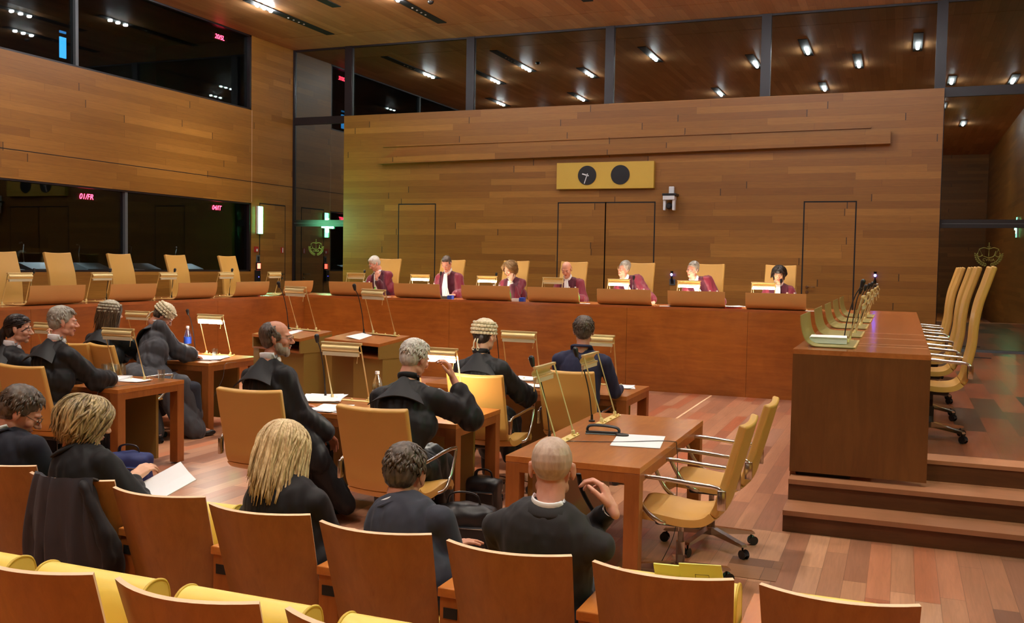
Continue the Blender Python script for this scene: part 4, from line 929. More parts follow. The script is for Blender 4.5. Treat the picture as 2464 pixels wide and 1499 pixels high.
    if kind == 'ponytail':
        def roots(r): return r.uniform(0.1, 1.5), r.uniform(0, 2*PI)
        def flow(r, t, rnd_):
            a = scalp(r[0], r[1], 1.045); b = Vector((0, -0.112, 0.0)); p = a.lerp(b, t)
            q = p-Vector((0, -0.014, 0.032)); k = ((q.x/0.082)**2+(q.y/0.1)**2+(q.z/0.09)**2)**0.5
            return Vector((0, -0.014, 0.032))+q/max(k, 0.2)*1.04 if t < 0.95 else b
        strands(s, T, roots, flow, 160, 0.006, 7, seed, wob=0.002)
        for i in range(40):
            a = random.Random(i).uniform(-1, 1); b = random.Random(i+90).uniform(-1, 1)
            s.tube([T((a*0.01, -0.11+b*0.01, 0.0)), T((a*0.03, -0.14+b*0.018, -0.07)), T((a*0.03, -0.13+b*0.02, -0.15)), T((a*0.02, -0.11, -0.21+b*0.02))], [0.006, 0.008, 0.007, 0.002], 6)
    if s.v: s.build('hair_locks', HAIR[col], o, True)
    return o
def wig_mesh(T, R, col, parent, voxel):
    m = MB(); m.ell(T((0, -0.016, 0.056)), (0.09, 0.108, 0.088), R, 22)
    me = remesh(m, 0.007, 1); Ti = T.inv
    displace(me, lambda co, no: co+no*(vnoise(np.array([list(Ti(Vector(c))) for c in co]), (75, 75, 75))*0.006)[:, None])
    o = setmesh('wig', me, [HAIR[col]], parent); s = MB()
    for row in range(4):            # rows of horizontal curls round the sides and back
        th = 1.02+row*0.26; n = 15
        for i in range(n):
            a = PI*0.86+PI*1.28*(i+0.5*(row % 2))/n
            if a > PI*2.16: continue
            c = scalp(th, a, 1.22); c.z += 0.014; tx = Vector((-math.sin(a), math.cos(a), 0))*0.0135
            s.tube([T(c-tx*1.05), T(c-tx), T(c), T(c+tx), T(c+tx*1.05)], [0.004, 0.0105, 0.0125, 0.0105, 0.004], 8)
    for i in range(9):
        a = PI*0.12+PI*0.76*i/8; c = scalp(1.12, a, 1.12); c.z += 0.014; tx = Vector((-math.sin(a), math.cos(a), 0))*0.013
        s.tube([T(c-tx), T(c), T(c+tx)], [0.006, 0.011, 0.006], 8)
    s.build('curl_rolls', HAIR[col], o, True); s = MB()
    for sg in (-1, 1):
        pts = bez([(sg*0.012, -0.1, -0.02), (sg*0.016, -0.118, -0.06), (sg*0.022, -0.11, -0.105)]); s.tube([T(p) for p in pts], [0.006]*(len(pts)-1)+[0.003], 8)
        c = Vector((sg*0.024, -0.112, -0.11)); s.tube([T(c+Vector((0.012*math.cos(a), 0, 0.012*math.sin(a)))) for a in [k*0.7 for k in range(9)]], 0.0045, 6)
    s.build('wig_tail', HAIR[col], o, True); return o

def person(lb, x, y, top, face=0.0, pitch=0.0, roll=0.0, body=0.0, seat=0.45, floor=0.0, hands=None, style='suit', cloth='charcoal', trousers=None, hair='short', hcol='grey',
           skin_='fair', voxel=0.0075, headat=None, shoulders=0.185, glasses=False, wig=None, beard=None, twist=0.0, pelv=None, group=None, collar=True, fat=1.0, eyes=True, extra=(), band=False, seed=1, pole=None, arms_down=0.0):
    """x, y: middle of the hips on the seat; top: world point of the crown; face: compass heading of the head, body: of the trunk (0 = +Y, positive to the left)"""
    root = thing('person', (x, y, floor), body, lb, 'person', group)
    Rb = Matrix.Rotation(body, 3, 'Z'); Bi = Rb.transposed(); base = Vector((x, y, floor))
    Lc = lambda w: Bi @ (Vector(w)-base)                  # world -> person
    Rh = Matrix.Rotation(face-body, 3, 'Z') @ Matrix.Rotation(-pitch, 3, 'X') @ Matrix.Rotation(roll, 3, 'Y')
    crown = Lc(top); hc = crown - Rh @ Vector((0, -0.012, 0.116)) if abs(pitch) < 0.25 else Lc(top) - Vector((0, 0, 0.112)) - Rh @ Vector((0, -0.012, 0.0))
    class TT:
        def __call__(s, p): return hc + Rh @ Vector(p)
        def inv(s, w): return Rh.transposed() @ (w-hc)
    T = TT()
    sz = seat-floor; P = Vector((0, 0, sz+0.1)) if pelv is None else Lc(pelv)
    nb = hc + Rh @ Vector((0, -0.03, -0.05)); nb = nb + Vector((0, -0.03*max(0.3, math.cos(pitch)), -0.095))
    spine = nb-P; su = spine.normalized(); sy = Vector((0, 1, 0)); sy = (sy-su*sy.dot(su)).normalized(); Rt = Matrix.Rotation(twist, 3, su); sy = Rt @ sy; sx = sy.cross(su).normalized()
    Rs = Matrix((sx, sy, su)).transposed()
    sc_ = nb - su*(0.115 if style != 'suit' else 0.098); sh = {k: sc_ + sx*(k*shoulders) - su*0.005 for k in (-1, 1)}
    chest = P.lerp(nb, 0.70); belly = P.lerp(nb, 0.33) - sy*0.0
    # arms
    hands = hands or {}; arm = {}
    for k in (-1, 1):
        h = hands.get(k, {}); tgt = Lc(h['at']) if 'at' in h else Vector((k*0.09, 0.34, sz+(0.22 if style != 'suit' else 0.13)))
        pl = h.get('pole'); pl = Bi @ Vector(pl) if pl else Vector((k*0.28, -0.45, -0.9))
        el, wr = ik(sh[k], tgt, 0.285, 0.26, pl); fd = Bi @ Vector(h['dir']) if 'dir' in h else ((wr-el).normalized()+Vector((-k*0.5, 0, 0)))
        nn = Bi @ Vector(h['back']) if 'back' in h else Vector((0, 0, 1)); arm[k] = (el, wr, fd, nn, h.get('curl', 0.35))
    knee = {k: Vector((k*0.13, 0.43, max(sz, 0.3)+0.06)) for k in (-1, 1)}; ank = {k: Vector((k*0.13, 0.47, 0.09)) for k in (-1, 1)}; hip = {k: Vector((k*0.09, 0.02, sz+0.08)) for k in (-1, 1)}
    hip = {k: P+Vector((k*0.09, 0.02, -0.02)) for k in (-1, 1)}
    # ---- skin body, one continuous surface
    m = MB(); head_prims(m, T, Rh, 1.0)
    m.cone(hc+Rh @ Vector((0, -0.028, -0.085)), nb+sy*0.008-su*0.01, 0.052, 0.056, 14); m.cone(nb-su*0.01, chest, 0.06, 0.09, 12)
    m.ell(chest, (0.13, 0.085, 0.13), Rs); m.cone(chest, P, 0.1, 0.11, 12)
    for k in (-1, 1):
        el, wr, fd, nn, cu = arm[k]; m.cone(sh[k], el, 0.042, 0.036, 10); m.cone(el, wr, 0.036, 0.024, 12); m.cone(sc_-su*0.02, sh[k], 0.045, 0.042, 10)
        hand_prims(m, wr, fd, nn, -k if not (hands.get(k, {}).get('flip')) else k, cu)
        m.cone(hip[k], knee[k], 0.07, 0.05, 10); m.cone(knee[k], ank[k], 0.045, 0.03, 10); m.cone(ank[k], ank[k]+Vector((0, 0.12, -0.05)), 0.03, 0.028, 10)
    me = remesh(m, voxel*0.75, 2); n = len(me.vertices)
    def sock(co, no):
        L = (co-np.array(hc)) @ np.array(Rh)
        for s_ in (-1, 1):
            d2 = ((L[:, 0]-s_*0.03)/0.014)**2+((L[:, 2]-0.013)/0.006)**2; w_ = np.exp(-d2)*(L[:, 1] > 0.05)*0.003; L[:, 1] -= w_
            d2 = ((L[:, 0]-s_*0.013)/0.008)**2+((L[:, 2]-0.004)/0.012)**2; L[:, 1] -= np.exp(-d2)*(L[:, 1] > 0.05)*0.003
        d2 = (L[:, 0]/0.024)**2+((L[:, 2]+0.063)/0.0022)**2; L[:, 1] -= np.exp(-d2)*(L[:, 1] > 0.05)*0.004
        return L @ np.array(Rh).T + np.array(hc)
    displace(me, sock)
    bo = setmesh('body', me, [M_SK[skin_], M_LIP], root)
    nf = len(me.polygons); cen = np.empty(nf*3); me.polygons.foreach_get('center', cen); L = (cen.reshape(-1, 3)-np.array(hc)) @ np.array(Rh)
    lip = ((L[:, 0]/0.024)**2+((L[:, 2]+0.063)/0.0105)**2 < 1) & (L[:, 1] > 0.083); me.polygons.foreach_set('material_index', lip.astype(int))
    if eyes:
        for s_ in (-1, 1):
            e = MB(); e.ell(T((s_*0.03, 0.0815, 0.0015)), (0.0105, 0.0105, 0.0055), Rh, 12); eo = e.build('eye', M_EYE, root, True)
            e = MB(); e.ell(T((s_*0.03, 0.0905, 0.001)), (0.005, 0.003, 0.005), Rh, 10); e.build('iris', M_IRIS, eo, True)
    b = MB()
    for s_ in (-1, 1): b.tube([T((s_*0.012, 0.091, 0.017)), T((s_*0.03, 0.092, 0.022)), T((s_*0.05, 0.078, 0.018))], [0.002, 0.0032, 0.0015], 6)
    if eyes: b.build('eyebrows', HAIR['grey' if hcol in ('white', 'grey', 'crop') else 'brown'], root, True)
    # ---- hair, wig, beard, glasses
    if hair: hair_mesh(hair, T, Rh, voxel, hcol, root, seed)
    if wig: wig_mesh(T, Rh, wig, root, voxel)
    if beard:
        m = MB(); m.ell(T((0, 0.035, -0.078)), (0.057, 0.054, 0.042), Rh, 16); m.ell(T((0, 0.066, -0.1)), (0.028, 0.024, 0.03), Rh, 14)
        for s_ in (-1, 1): m.ell(T((s_*0.054, 0.018, -0.05)), (0.014, 0.03, 0.042), Rh, 12)
        m.ell(T((0, 0.092, -0.05)), (0.027, 0.009, 0.006), Rh, 10); me = remesh(m, 0.006, 1); displace(me, lambda co, no: co+no*(vnoise(co, (90, 90, 40))*0.004)[:, None]); setmesh('beard', me, [HAIR[beard]], root)
    if glasses:
        g = MB()
        for s_ in (-1, 1):
            g.tube([T((s_*0.032+0.021*math.cos(a), 0.103, 0.0+0.015*math.sin(a))) for a in [2*PI*i/14 for i in range(14)]], 0.0013, 6, closed=True); g.tube([T((s_*0.053, 0.102, 0.005)), T((s_*0.079, 0.06, 0.008)), T((s_*0.083, -0.008, 0.012)), T((s_*0.08, -0.024, -0.004))], 0.0015, 6)
        g.tube([T((-0.011, 0.105, 0.003)), T((0.011, 0.105, 0.003))], 0.0013, 6); g.build('glasses', M_BRASS if glasses == 'gold' else M_STEEL, root, True)
    # ---- clothes
    gown = style in ('gown', 'judge'); up_r = (0.066, 0.062) if gown else (0.055, 0.05); vx = max(voxel, 0.009)
    m = MB()
    m.ell(P+su*0.02, (0.19*fat, 0.15*fat, 0.14), Rs, 16); m.ell(belly, (0.168*fat, 0.135*fat, 0.16), Rs, 16); m.ell(chest, (0.18*fat, 0.125*fat, 0.17), Rs, 16)
    m.cone(sh[-1]+sx*0.03, sh[1]-sx*0.03, 0.066, 0.066, 14); m.cone(belly, chest, 0.13*fat, 0.135*fat, 14, flat=(1.25, 0.95), hint=sy)
    for k in (-1, 1):
        el, wr, fd, nn, cu = arm[k]; u = (wr-el).normalized()
        m.cone(nb-su*0.035+sx*k*0.03, sh[k]-sx*k*0.02, 0.042, 0.062, 12)
        m.cone(sh[k], el, up_r[0], up_r[1], 14)
        if gown and hands.get(k, {}).get('up'):
            m.cone(el, wr-u*0.10, 0.07, 0.058, 14); m.cone(el-Vector((0, 0, 0.03)), el+u*0.06, 0.085, 0.07, 12)
        elif gown:
            m.cone(el, wr-u*0.05, 0.072, 0.075, 14); m.cone(el-Vector((0, 0, 0.05)), wr-u*0.09-Vector((0, 0, 0.06)), 0.06, 0.055, 12)
        else: m.cone(el, wr-u*0.035, 0.05, 0.036, 12)
    if gown:        # the cloth bridges the arms and the trunk
        m.ell(chest-su*0.01, (shoulders+0.015, 0.13, 0.13), Rs, 18); m.ell(chest-su*0.13+sy*0.01, (shoulders+0.045, 0.145, 0.16), Rs, 18)
        for k in (-1, 1): m.cone(sh[k]-sx*k*0.03, sh[k].lerp(arm[k][0], 0.8)-sx*k*0.03, 0.075, 0.085, 14)
        m.cone(P+Vector((0, 0.05, 0.0)), P+Vector((0, 0.3, -0.02)), 0.16, 0.14, 14, flat=(1.25, 0.8))
        for k in (-1, 1):
            m.cone(P+Vector((k*0.15, 0.12, -0.02)), Vector((k*0.19, 0.2, max(0.12, sz-0.2))), 0.08, 0.06, 12); m.cone(P+Vector((k*0.1, 0.3, 0)), Vector((k*0.12, 0.45, max(0.15, sz-0.22))), 0.1, 0.07, 12)
    for a_, b_, ra, rb in extra: m.cone(Lc(a_), Lc(b_), ra, rb, 14, flat=(1.0, 0.8))
    # open neck of the garment: keep the cloth clear of the throat in front
    me = remesh(m, vx, 8 if gown else 4); sd = seed*3.7
    def folds(co, no):
        L = (co-np.array(P)) @ np.array(Rs); amp = 0.013 if gown else 0.011
        q = co*1.0; q[:, 0] += sd
        d = (1-2*np.abs(vnoise(q, (17, 14, 2.6))))*amp*0.55 + vnoise(q, (34, 30, 6))*amp*0.45
        if gown:
            az = np.arctan2(L[:, 0], -L[:, 1]); zz = np.clip((spine.length-0.09-L[:, 2])/0.10, 0, 1)*(L[:, 2] > 0)*(np.abs(L[:, 0]) < 0.15)*(L[:, 1] < 0.0)
            d = d + np.sin(L[:, 0]*130+vnoise(q, (5, 5, 5))*3)*0.003*zz
        return co+no*d[:, None]
    displace(me, folds)
    nm = {'gown': 'gown', 'judge': 'robe', 'suit': 'jacket'}[style]; mats = [CL[cloth]]; 
    if style == 'judge': mats.append(CL['velvet'])
    co_ = setmesh(nm, me, mats, root)
    if style == 'judge':
        nf = len(me.polygons); cen = np.empty(nf*3); me.polygons.foreach_get('center', cen); L = (cen.reshape(-1, 3)-np.array(P)) @ np.array(Rs)
        me.polygons.foreach_set('material_index', ((np.abs(L[:, 0]) < 0.135) & (L[:, 1] > -0.02)).astype(int))
    # collar band of the jacket / yoke of the gown
    m = MB(); ring = []
    for i in range(20):
        a = 2*PI*i/20; fr = max(0, math.sin(a)); ring.append(nb + sx*(0.072*math.cos(a)) + sy*(0.064*math.sin(a)+0.012*fr) - su*(0.02+0.075*fr**1.5))
    if style == 'suit' :
        pts = [nb + sx*(0.07*math.cos(a)) + sy*(0.062*math.sin(a)) + su*(0.026-0.10*max(0, math.sin(a)+0.35)**1.3) for a in [PI*0.62+PI*1.76*i/18 for i in range(19)]]
        m.tube(pts, 0.018, 8, flat=(0.6, 1.7)); m.build('lapel_collar', CL[cloth], co_, True)
    else:
        if style == 'gown':
            Q = []
            for i in range(13):
                u = -1+2*i/12; row = []
                for j in range(6):
                    v = j/5; row.append(nb + sx*(u*(0.07+0.125*v)) - sy*(0.062+0.098*v*(1-0.3*u*u)+0.008-0.05*abs(u)**3*(1-v)) - su*(-0.005+0.15*v+0.05*u*u))
                Q.append(row)
            m.sheet(Q, 0.007); m.build('yoke', CL[cloth], co_, 60)
            mm = MB()
            if band: mm.tube([nb + sx*(0.066*math.cos(a)) + sy*(0.06*math.sin(a)) + su*(0.02-0.06*max(0, math.sin(a))) for a in [2*PI*i/18 for i in range(18)]], 0.012, 8, flat=(0.6, 1.6), closed=True); (mm.build('neckband', CL[cloth], co_, True) if band else None)
    if collar:
        m = MB(); m.tube([nb + sx*((0.064 if gown else 0.059)*math.cos(a)) + sy*((0.062 if gown else 0.057)*math.sin(a)+0.004) + su*((0.016 if gown else 0.042)-0.05*max(0, math.sin(a))) for a in [2*PI*i/20 for i in range(20)]], 0.009, 8, flat=(0.5, 2.9 if gown else 1.8), closed=True); m.build('shirt_collar', CL['white'], root, True)
        m = MB()
        for k in (-1, 1):
            el, wr, fd, nn, cu = arm[k]; u = (wr-el).normalized(); m.tube([wr-u*0.045, wr-u*0.012], 0.031, 14)
            if k == 1 or True: m.build('shirt_cuff', CL['white'], root, 40); m = MB()
    if style == 'judge':    # pleated white jabot
        Q = []; n0 = nb + sy*0.058 - su*0.02
        for i in range(15):
            u = -1+2*i/14; row = []
            for j in range(8):
                v = j/7; w = 0.03+0.04*v; row.append(n0 + sx*u*w + sy*(0.04+0.105*min(1, v*1.8)+0.006*math.sin(u*11)+0.012) - su*(0.36*v))
            Q.append(row)
        m = MB(); m.sheet(Q, 0.004); m.build('jabot', CL['white'], root, 60)
    # trousers and shoes
    m = MB()
    for k in (-1, 1): m.cone(hip[k], knee[k], 0.09, 0.066, 12); m.cone(knee[k], ank[k], 0.064, 0.048, 12)
    m.ell(P-Vector((0, 0, 0.02)), (0.175, 0.13, 0.1), None, 14); me = remesh(m, 0.012, 3); displace(me, lambda co, no: co+no*(vnoise(co, (14, 14, 7))*0.006)[:, None]); setmesh('trousers', me, [CL[trousers or ('hose' if gown else cloth)]], root)
    for k in (-1, 1):
        m = MB(); a = ank[k]; m.ell(a+Vector((0, 0.0, -0.04)), (0.04, 0.055, 0.045), None, 12); m.ell(a+Vector((0, 0.1, -0.055)), (0.043, 0.09, 0.034), None, 12); me = remesh(m, 0.01, 1); setmesh('shoe', me, [CL['shoe']], root)
    return root, T, arm

# judges: crown positions read on the bench, all at a true distance behind it
G = 'judges in burgundy robes'
bh = BZ+0.03
def jud(px, py, y, seatx, **k):
    top = ony(px, py, y); return person(top=top, x=seatx, y=15.02, body=PI, seat=PZ+0.46, floor=PZ, style='judge', cloth='judge', voxel=0.0095, group=G, **k)
def Hd(x, y, z, **k): d = {'at': (x, y, z)}; d.update(k); return d
jud(902, 618, 14.72, -8.3, lb='judge in burgundy robe with white hair and glasses, chin resting on one hand', face=PI-0.55, pitch=0.55, hair='thick', hcol='white', skin_='pink', glasses=True,
    hands={-1: Hd(-8.36, 14.6, 1.535, dir=(0.05, 0.1, 1), back=(0, -1, 0.2), curl=0.9, up=1, pole=(-0.2, 0.1, -1)), 1: Hd(-8.75, 14.5, bh+0.03)}, seed=1)
jud(1075, 617, 14.75, -7.08, lb='grey-haired judge in burgundy robe looking straight down, long white jabot', face=PI+0.05, pitch=0.6, hair='short', hcol='dkgrey', skin_='pink', hands={-1: Hd(-6.85, 14.56, bh+0.02), 1: Hd(-7.35, 14.56, bh+0.02)}, seed=2)
jud(1227, 630, 14.7, -5.9, lb='fair-haired woman judge in burgundy robe holding a hand to her mouth', face=PI-0.25, pitch=0.5, hair='bob', hcol='sandy', skin_='fair', hands={-1: Hd(-5.86, 14.58, 1.54, dir=(-0.1, 0.1, 1), back=(0, -1, 0.1), curl=0.8, up=1, pole=(0.2, 0.1, -1)), 1: Hd(-6.2, 14.5, bh+0.03)}, seed=3, shoulders=0.165)
jud(1364, 630, 14.75, -4.9, lb='bald judge in burgundy robe looking down at his papers', face=PI+0.05, pitch=0.5, hair='bald', hcol='sandy', skin_='pink', hands={-1: Hd(-4.7, 14.56, bh+0.02), 1: Hd(-5.15, 14.56, bh+0.02)}, seed=4)
jud(1507, 630, 14.65, -3.72, lb='judge in burgundy robe with grey hair and glasses tilting his head to one side', face=PI-0.3, pitch=0.2, roll=-0.45, hair='thick', hcol='grey', skin_='pink', glasses='gold', hands={-1: Hd(-3.5, 14.52, bh+0.02), 1: Hd(-3.95, 14.52, bh+0.02)}, seed=5)
jud(1668, 630, 14.6, -2.62, lb='grey judge in burgundy robe leaning over and looking sideways', face=PI-0.4, pitch=0.25, roll=-0.3, hair='short', hcol='grey', skin_='pink', hands={-1: Hd(-2.45, 14.5, bh+0.02), 1: Hd(-2.95, 14.5, bh+0.02)}, seed=6)
jud(1875, 640, 14.75, -1.68, lb='woman judge in burgundy robe with a dark fringe and glasses, looking down', face=PI+0.05, pitch=0.35, hair='fringe', hcol='black', skin_='fair', glasses='gold', hands={-1: Hd(-1.4, 14.56, bh+0.02), 1: Hd(-1.95, 14.56, bh+0.02)}, seed=7, shoulders=0.165)
G = 'lawyers in black gowns'
TZ = 0.74+0.02
person('young woman in black with a dark ponytail, hand at her chin, at the left edge', -6.9, 5.85, ony(45, 758, 6.0), face=-1.0, pitch=0.1, body=-0.2, style='gown', cloth='gown', hair='ponytail', hcol='black', group=G, shoulders=0.165,
    hands={1: Hd(-6.66, 6.2, 1.08, dir=(0.0, 0.1, 1), back=(0.9, 0.3, 0), curl=0.9, up=1), -1: Hd(-6.95, 6.35, TZ+0.02)}, seed=11)
person('grey-haired lawyer in a black gown at the left table, his hand on the papers', -6.3, 5.76, ony(152, 740, 5.92), face=-0.75, pitch=0.08, body=-0.15, style='gown', cloth='gown', hair='thick', hcol='grey', skin_='pink', group=G,
    hands={1: Hd(-6.12, 6.28, TZ+0.03, dir=(-0.6, 0.8, 0), curl=0.6, pole=(0.5, -0.2, -0.9)), -1: Hd(-6.5, 6.3, TZ+0.02)}, seed=12, glasses=False)
person('woman lawyer with a grey wig over long brown hair, back turned', -7.48, 7.55, ony(268, 727, 7.7), face=-0.35, pitch=0.1, body=0.0, style='gown', cloth='gown', hair='longdark', hcol='brown', wig='wiggrey', group=G, shoulders=0.17, seed=13,
    hands={1: Hd(-7.3, 8.15, TZ+0.02), -1: Hd(-7.65, 8.15, TZ+0.02)})
person('lawyer in a cream wig and long black gown bent over his papers', -6.95, 7.6, ony(392, 733, 8.05), face=-0.95, pitch=0.75, body=-0.5, style='gown', cloth='gownlit', extra=[((-6.95, 7.75, 0.6), (-6.62, 7.9, 0.1), 0.18, 0.13), ((-7.0, 7.5, 0.6), (-6.9, 7.6, 0.12), 0.18, 0.15)], trousers='jeans', hair='short', hcol='dkgrey', wig='wig', skin_='ruddy', group=G, seed=14,
    hands={1: Hd(-6.9, 8.25, TZ+0.03), -1: Hd(-7.1, 8.3, TZ+0.03)})
person('bearded lawyer in a black gown and glasses, turned to the right', -3.98, 5.45, ony(664, 773, 5.6), face=-1.15, pitch=0.02, body=-0.25, style='gown', cloth='gown', hair='receding', hcol='dkgrey', skin_='ruddy', beard='beard', glasses=True, extra=[((-3.88, 5.52, 0.92), (-3.68, 5.62, 0.48), 0.12, 0.12), ((-3.76, 5.66, 0.5), (-3.56, 5.8, 0.14), 0.14, 0.09)], group=G, seed=15,
    hands={1: Hd(-3.64, 5.72, 0.62), -1: Hd(-4.1, 6.0, TZ)})
person('white-haired lawyer in a black gown holding his right ear', -2.88, 5.32, ony(997, 820, 5.58), face=-0.35, pitch=0.35, body=0.05, style='gown', cloth='gown', hair='short', hcol='white', skin_='pink', group=G, seed=16, voxel=0.007, band=True, collar=False,
    hands={1: Hd(-2.68, 5.68, 1.08, dir=(-0.25, -0.15, 1), back=(0.8, 0.3, 0.1), curl=0.7, up=1, pole=(0.7, 0.4, -0.8)), -1: Hd(-3.1, 5.85, TZ)})
person('lawyer in a cream curled wig and black gown, seen from behind', -3.1, 7.08, ony(1169, 773, 7.22), face=-0.3, pitch=0.1, body=0.0, style='gown', cloth='gown', hair='short', hcol='black', wig='wig', group=G, shoulders=0.175, seed=17, band=True, collar=False,
    hands={1: Hd(-2.85, 7.6, 0.7), -1: Hd(-3.2, 7.75, TZ+0.02)})
person('man with cropped dark hair in a navy suit, seen from behind', -2.43, 7.6, ony(1405, 762, 7.68), face=0.25, pitch=0.0, body=0.05, style='suit', cloth='navy', hair='short', hcol='dkgrey', skin_='ruddy', collar=False, seed=18, shoulders=0.2,
    hands={1: Hd(-2.2, 8.0, TZ+0.02), -1: Hd(-2.6, 8.0, TZ+0.02)})
person('man in glasses and dark suit at the left edge of the front row, looking down', -3.93, 3.50, ony(45, 935, 3.55), face=-0.85, pitch=0.55, body=-0.1, seat=0.44, style='suit', cloth='dknavy', hair='thick', hcol='dkgrey', skin_='ruddy', glasses=True, voxel=0.006, seed=19)
person('woman with wavy ash-blonde hair in black, holding papers on her lap', -3.385, 3.46, ony(203, 958, 3.47), face=-0.45, pitch=0.25, body=-0.1, seat=0.44, style='suit', cloth='black', hair='bob', hcol='ash', voxel=0.006, shoulders=0.165, collar=False, seed=20,
    hands={1: dict(at=ony(318, 1150, 3.62), dir=(0.1, 0.8, 0.35), back=(0.2, -0.2, 1), curl=0.45, pole=(1, -0.5, -0.6))})
person('woman with long straight blonde hair in a black jacket', -2.3, 3.42, ony(682, 1018, 3.42), face=0.1, pitch=0.25, body=0.0, seat=0.44, style='suit', cloth='black', hair='long', hcol='blonde', voxel=0.006, shoulders=0.165, collar=False, seed=21)
person('man with dark tousled hair in a slate grey suit', -1.73, 3.40, ony(974, 1074, 3.5), face=0.05, pitch=0.35, body=-0.05, seat=0.44, style='suit', cloth='slate', hair='short', hcol='dkgrey', skin_='ruddy', voxel=0.006, seed=22)
person('bald man in a charcoal suit raising his right hand beside his ear', -1.2, 3.38, ony(1330, 1052, 3.35), face=0.22, pitch=0.05, body=0.02, seat=0.44, style='suit', cloth='charcoal', hair='crop', hcol='crop', skin_='pink', voxel=0.006, seed=23, shoulders=0.2, fat=1.05,
    hands={1: dict(at=ony(1473, 1222, 3.42), dir=(-0.5, 0.25, 0.8), back=(0.5, 0.2, 0.7), curl=0.75, pole=(-0.55, 0.1, -1))})
# ------------------------------------------------------------------ papers, glasses, bottles, bags
def paper(loc, sx_, sy_, rz, label, n=1, group=None, tilt=None, mat=None, th=0.002):
    m = MB(); rnd = random.Random(int(abs(loc[0]*100)))
    for i in range(n):
        a = rz + (rnd.uniform(-0.25, 0.25) if i else 0); dx, dy = (rnd.uniform(-0.02, 0.02), rnd.uniform(-0.02, 0.02)) if i else (0, 0)
        R = rotm(0, 0, a); P = [[R @ Vector((u*sx_/2, v*sy_/2, 0)) + Vector((dx, dy, i*(th+0.001) + 0.004*abs(u*v)*(i > 0))) for v in (-1, 0, 1)] for u in (-1, 0, 1)]
        m.sheet(P, th)
    o = m.build('paper_stack' if n > 1 else 'paper_sheet', mat or M_PAPER); o.location = loc
    if tilt: o.rotation_euler = tilt
    return tag(o, label, 'paper', group)
def at(px, py, z): return tuple(onz(px, py, z))
TT_ = 0.742
paper(at(1536, 1061, TT_), 0.30, 0.42, 0.15, 'single blank white sheet on the near wooden table beside the black phone')
paper(at(776, 960, TT_), 0.30, 0.40, 0.4, 'loose pile of white papers on the centre table before the bearded lawyer', 5)
paper(at(800, 984, TT_), 0.24, 0.30, 0.1, 'white sheets on the near edge of the centre table', 3)
paper(at(262, 912, TT_), 0.30, 0.30, 0.3, 'scattered white papers beside the upturned glasses on the left table', 4)
paper(at(318, 916, TT_), 0.24, 0.20, 0.1, 'white papers under the hand of the grey-haired lawyer', 2)
paper(at(492, 862, TT_), 0.42, 0.40, 0.3, 'large brightly lit white papers before the wigged man bent over', 3)
paper(at(1268, 912, TT_), 0.24, 0.28, 0.2, 'white papers behind on the far table under the lamp', 3)
paper(at(1285, 928, TT_), 0.3, 0.2, -0.1, 'front white papers on the far table beside the cream-wigged lawyer', 2)
paper((-2.24, 8.38, TT_), 0.14, 0.24, 0.3, 'pale blue-white papers at the right end of the far table', 2)
def onslope(px, py):
    q = onz(px, py, 1.06); return (q.x, q.y, q.z)
paper(onslope(875, 811), 0.30, 0.21, -0.345, 'white sheet on the slanted top of the right lectern', tilt=(0.15, 0.05, 0))
paper(onslope(722, 801), 0.26, 0.20, -0.345, 'white sheet on the slanted top of the left lectern', tilt=(0.15, 0.05, 0))
m = MB(); m.bbox((-0.14, -0.13, 0), (0.14, 0.13, 0.035), 0.003)
for i in range(4): m.bbox((-0.14+0.004*i, -0.13-0.003*i, 0.036+i*0.004), (0.14, 0.13, 0.039+i*0.004), 0.001)
o = m.build('paper_stack', M_PAPER); o.location = (-0.52, 7.98, BZ+0.012); o.rotation_euler = (0, 0, 0.05); tag(o, 'thick stack of white paper in the nearest olive screen on the right bench', 'paper')
q = ony(1768, 731, 14.05); paper((q.x, q.y, BZ+0.022), 0.30, 0.24, 0.5, 'white papers on a red folder between the leaning judge and the woman with a fringe', 3)
paper((q.x-0.03, q.y-0.04, BZ+0.001), 0.24, 0.2, 0.4, 'red folder lying under white papers on the judges bench', mat=M_RED, th=0.012)
for px, py, nm in ((1407, 721, 'small white card on the bench right of the bald judge'), (1600, 730, 'small white card on the bench left of the leaning judge'), (1951, 744, 'small white card at the right end of the judges bench'), (922, 706, 'white paper on the bench by the green bottle of the judge resting his chin')):
    q = ony(px, py, 13.93); paper((q.x, 13.93, BZ+0.002), 0.15 if py != 706 else 0.24, 0.1, 0.1, nm)
def bottle(loc, label, body, cap, h=0.24, r=0.034, group=None, liquid=True, band=None):
    t = thing('bottle', loc, 0, label, 'bottle', group)
    MB().lathe([(r*0.85, 0), (r, 0.008), (r, h*0.3), (r*0.93, h*0.34), (r, h*0.38), (r, h*0.62), (r*0.75, h*0.76), (r*0.38, h*0.88), (r*0.36, h*0.93)], n=18).build('body', body, t, 50)
    MB().lathe([(r*0.44, h*0.92), (r*0.44, h), (r*0.3, h*1.005), (0.0001, h*1.005)], n=14).build('cap', cap, t, 40)
    if band: MB().lathe([(r*1.01, h*0.36), (r*1.015, h*0.38), (r*1.015, h*0.58), (r*1.01, h*0.6)], n=18).build('label_band', band, t, 50)
    return t
M_PET = pane_mat('clear_plastic', (0.82, 0.88, 0.93), 0.25)
bottle((-7.5, 8.84, TT_), 'tall clear plastic water bottle with a blue label on the back left table', M_PET, M_WHITEP, 0.31, 0.042, band=M_BLUEL)
q = onz(937, 930, TT_); bottle((-3.62, 6.35, TT_), 'clear plastic bottle with white cap just behind the white-haired lawyer', M_PET, M_WHITEP, 0.26, 0.038)
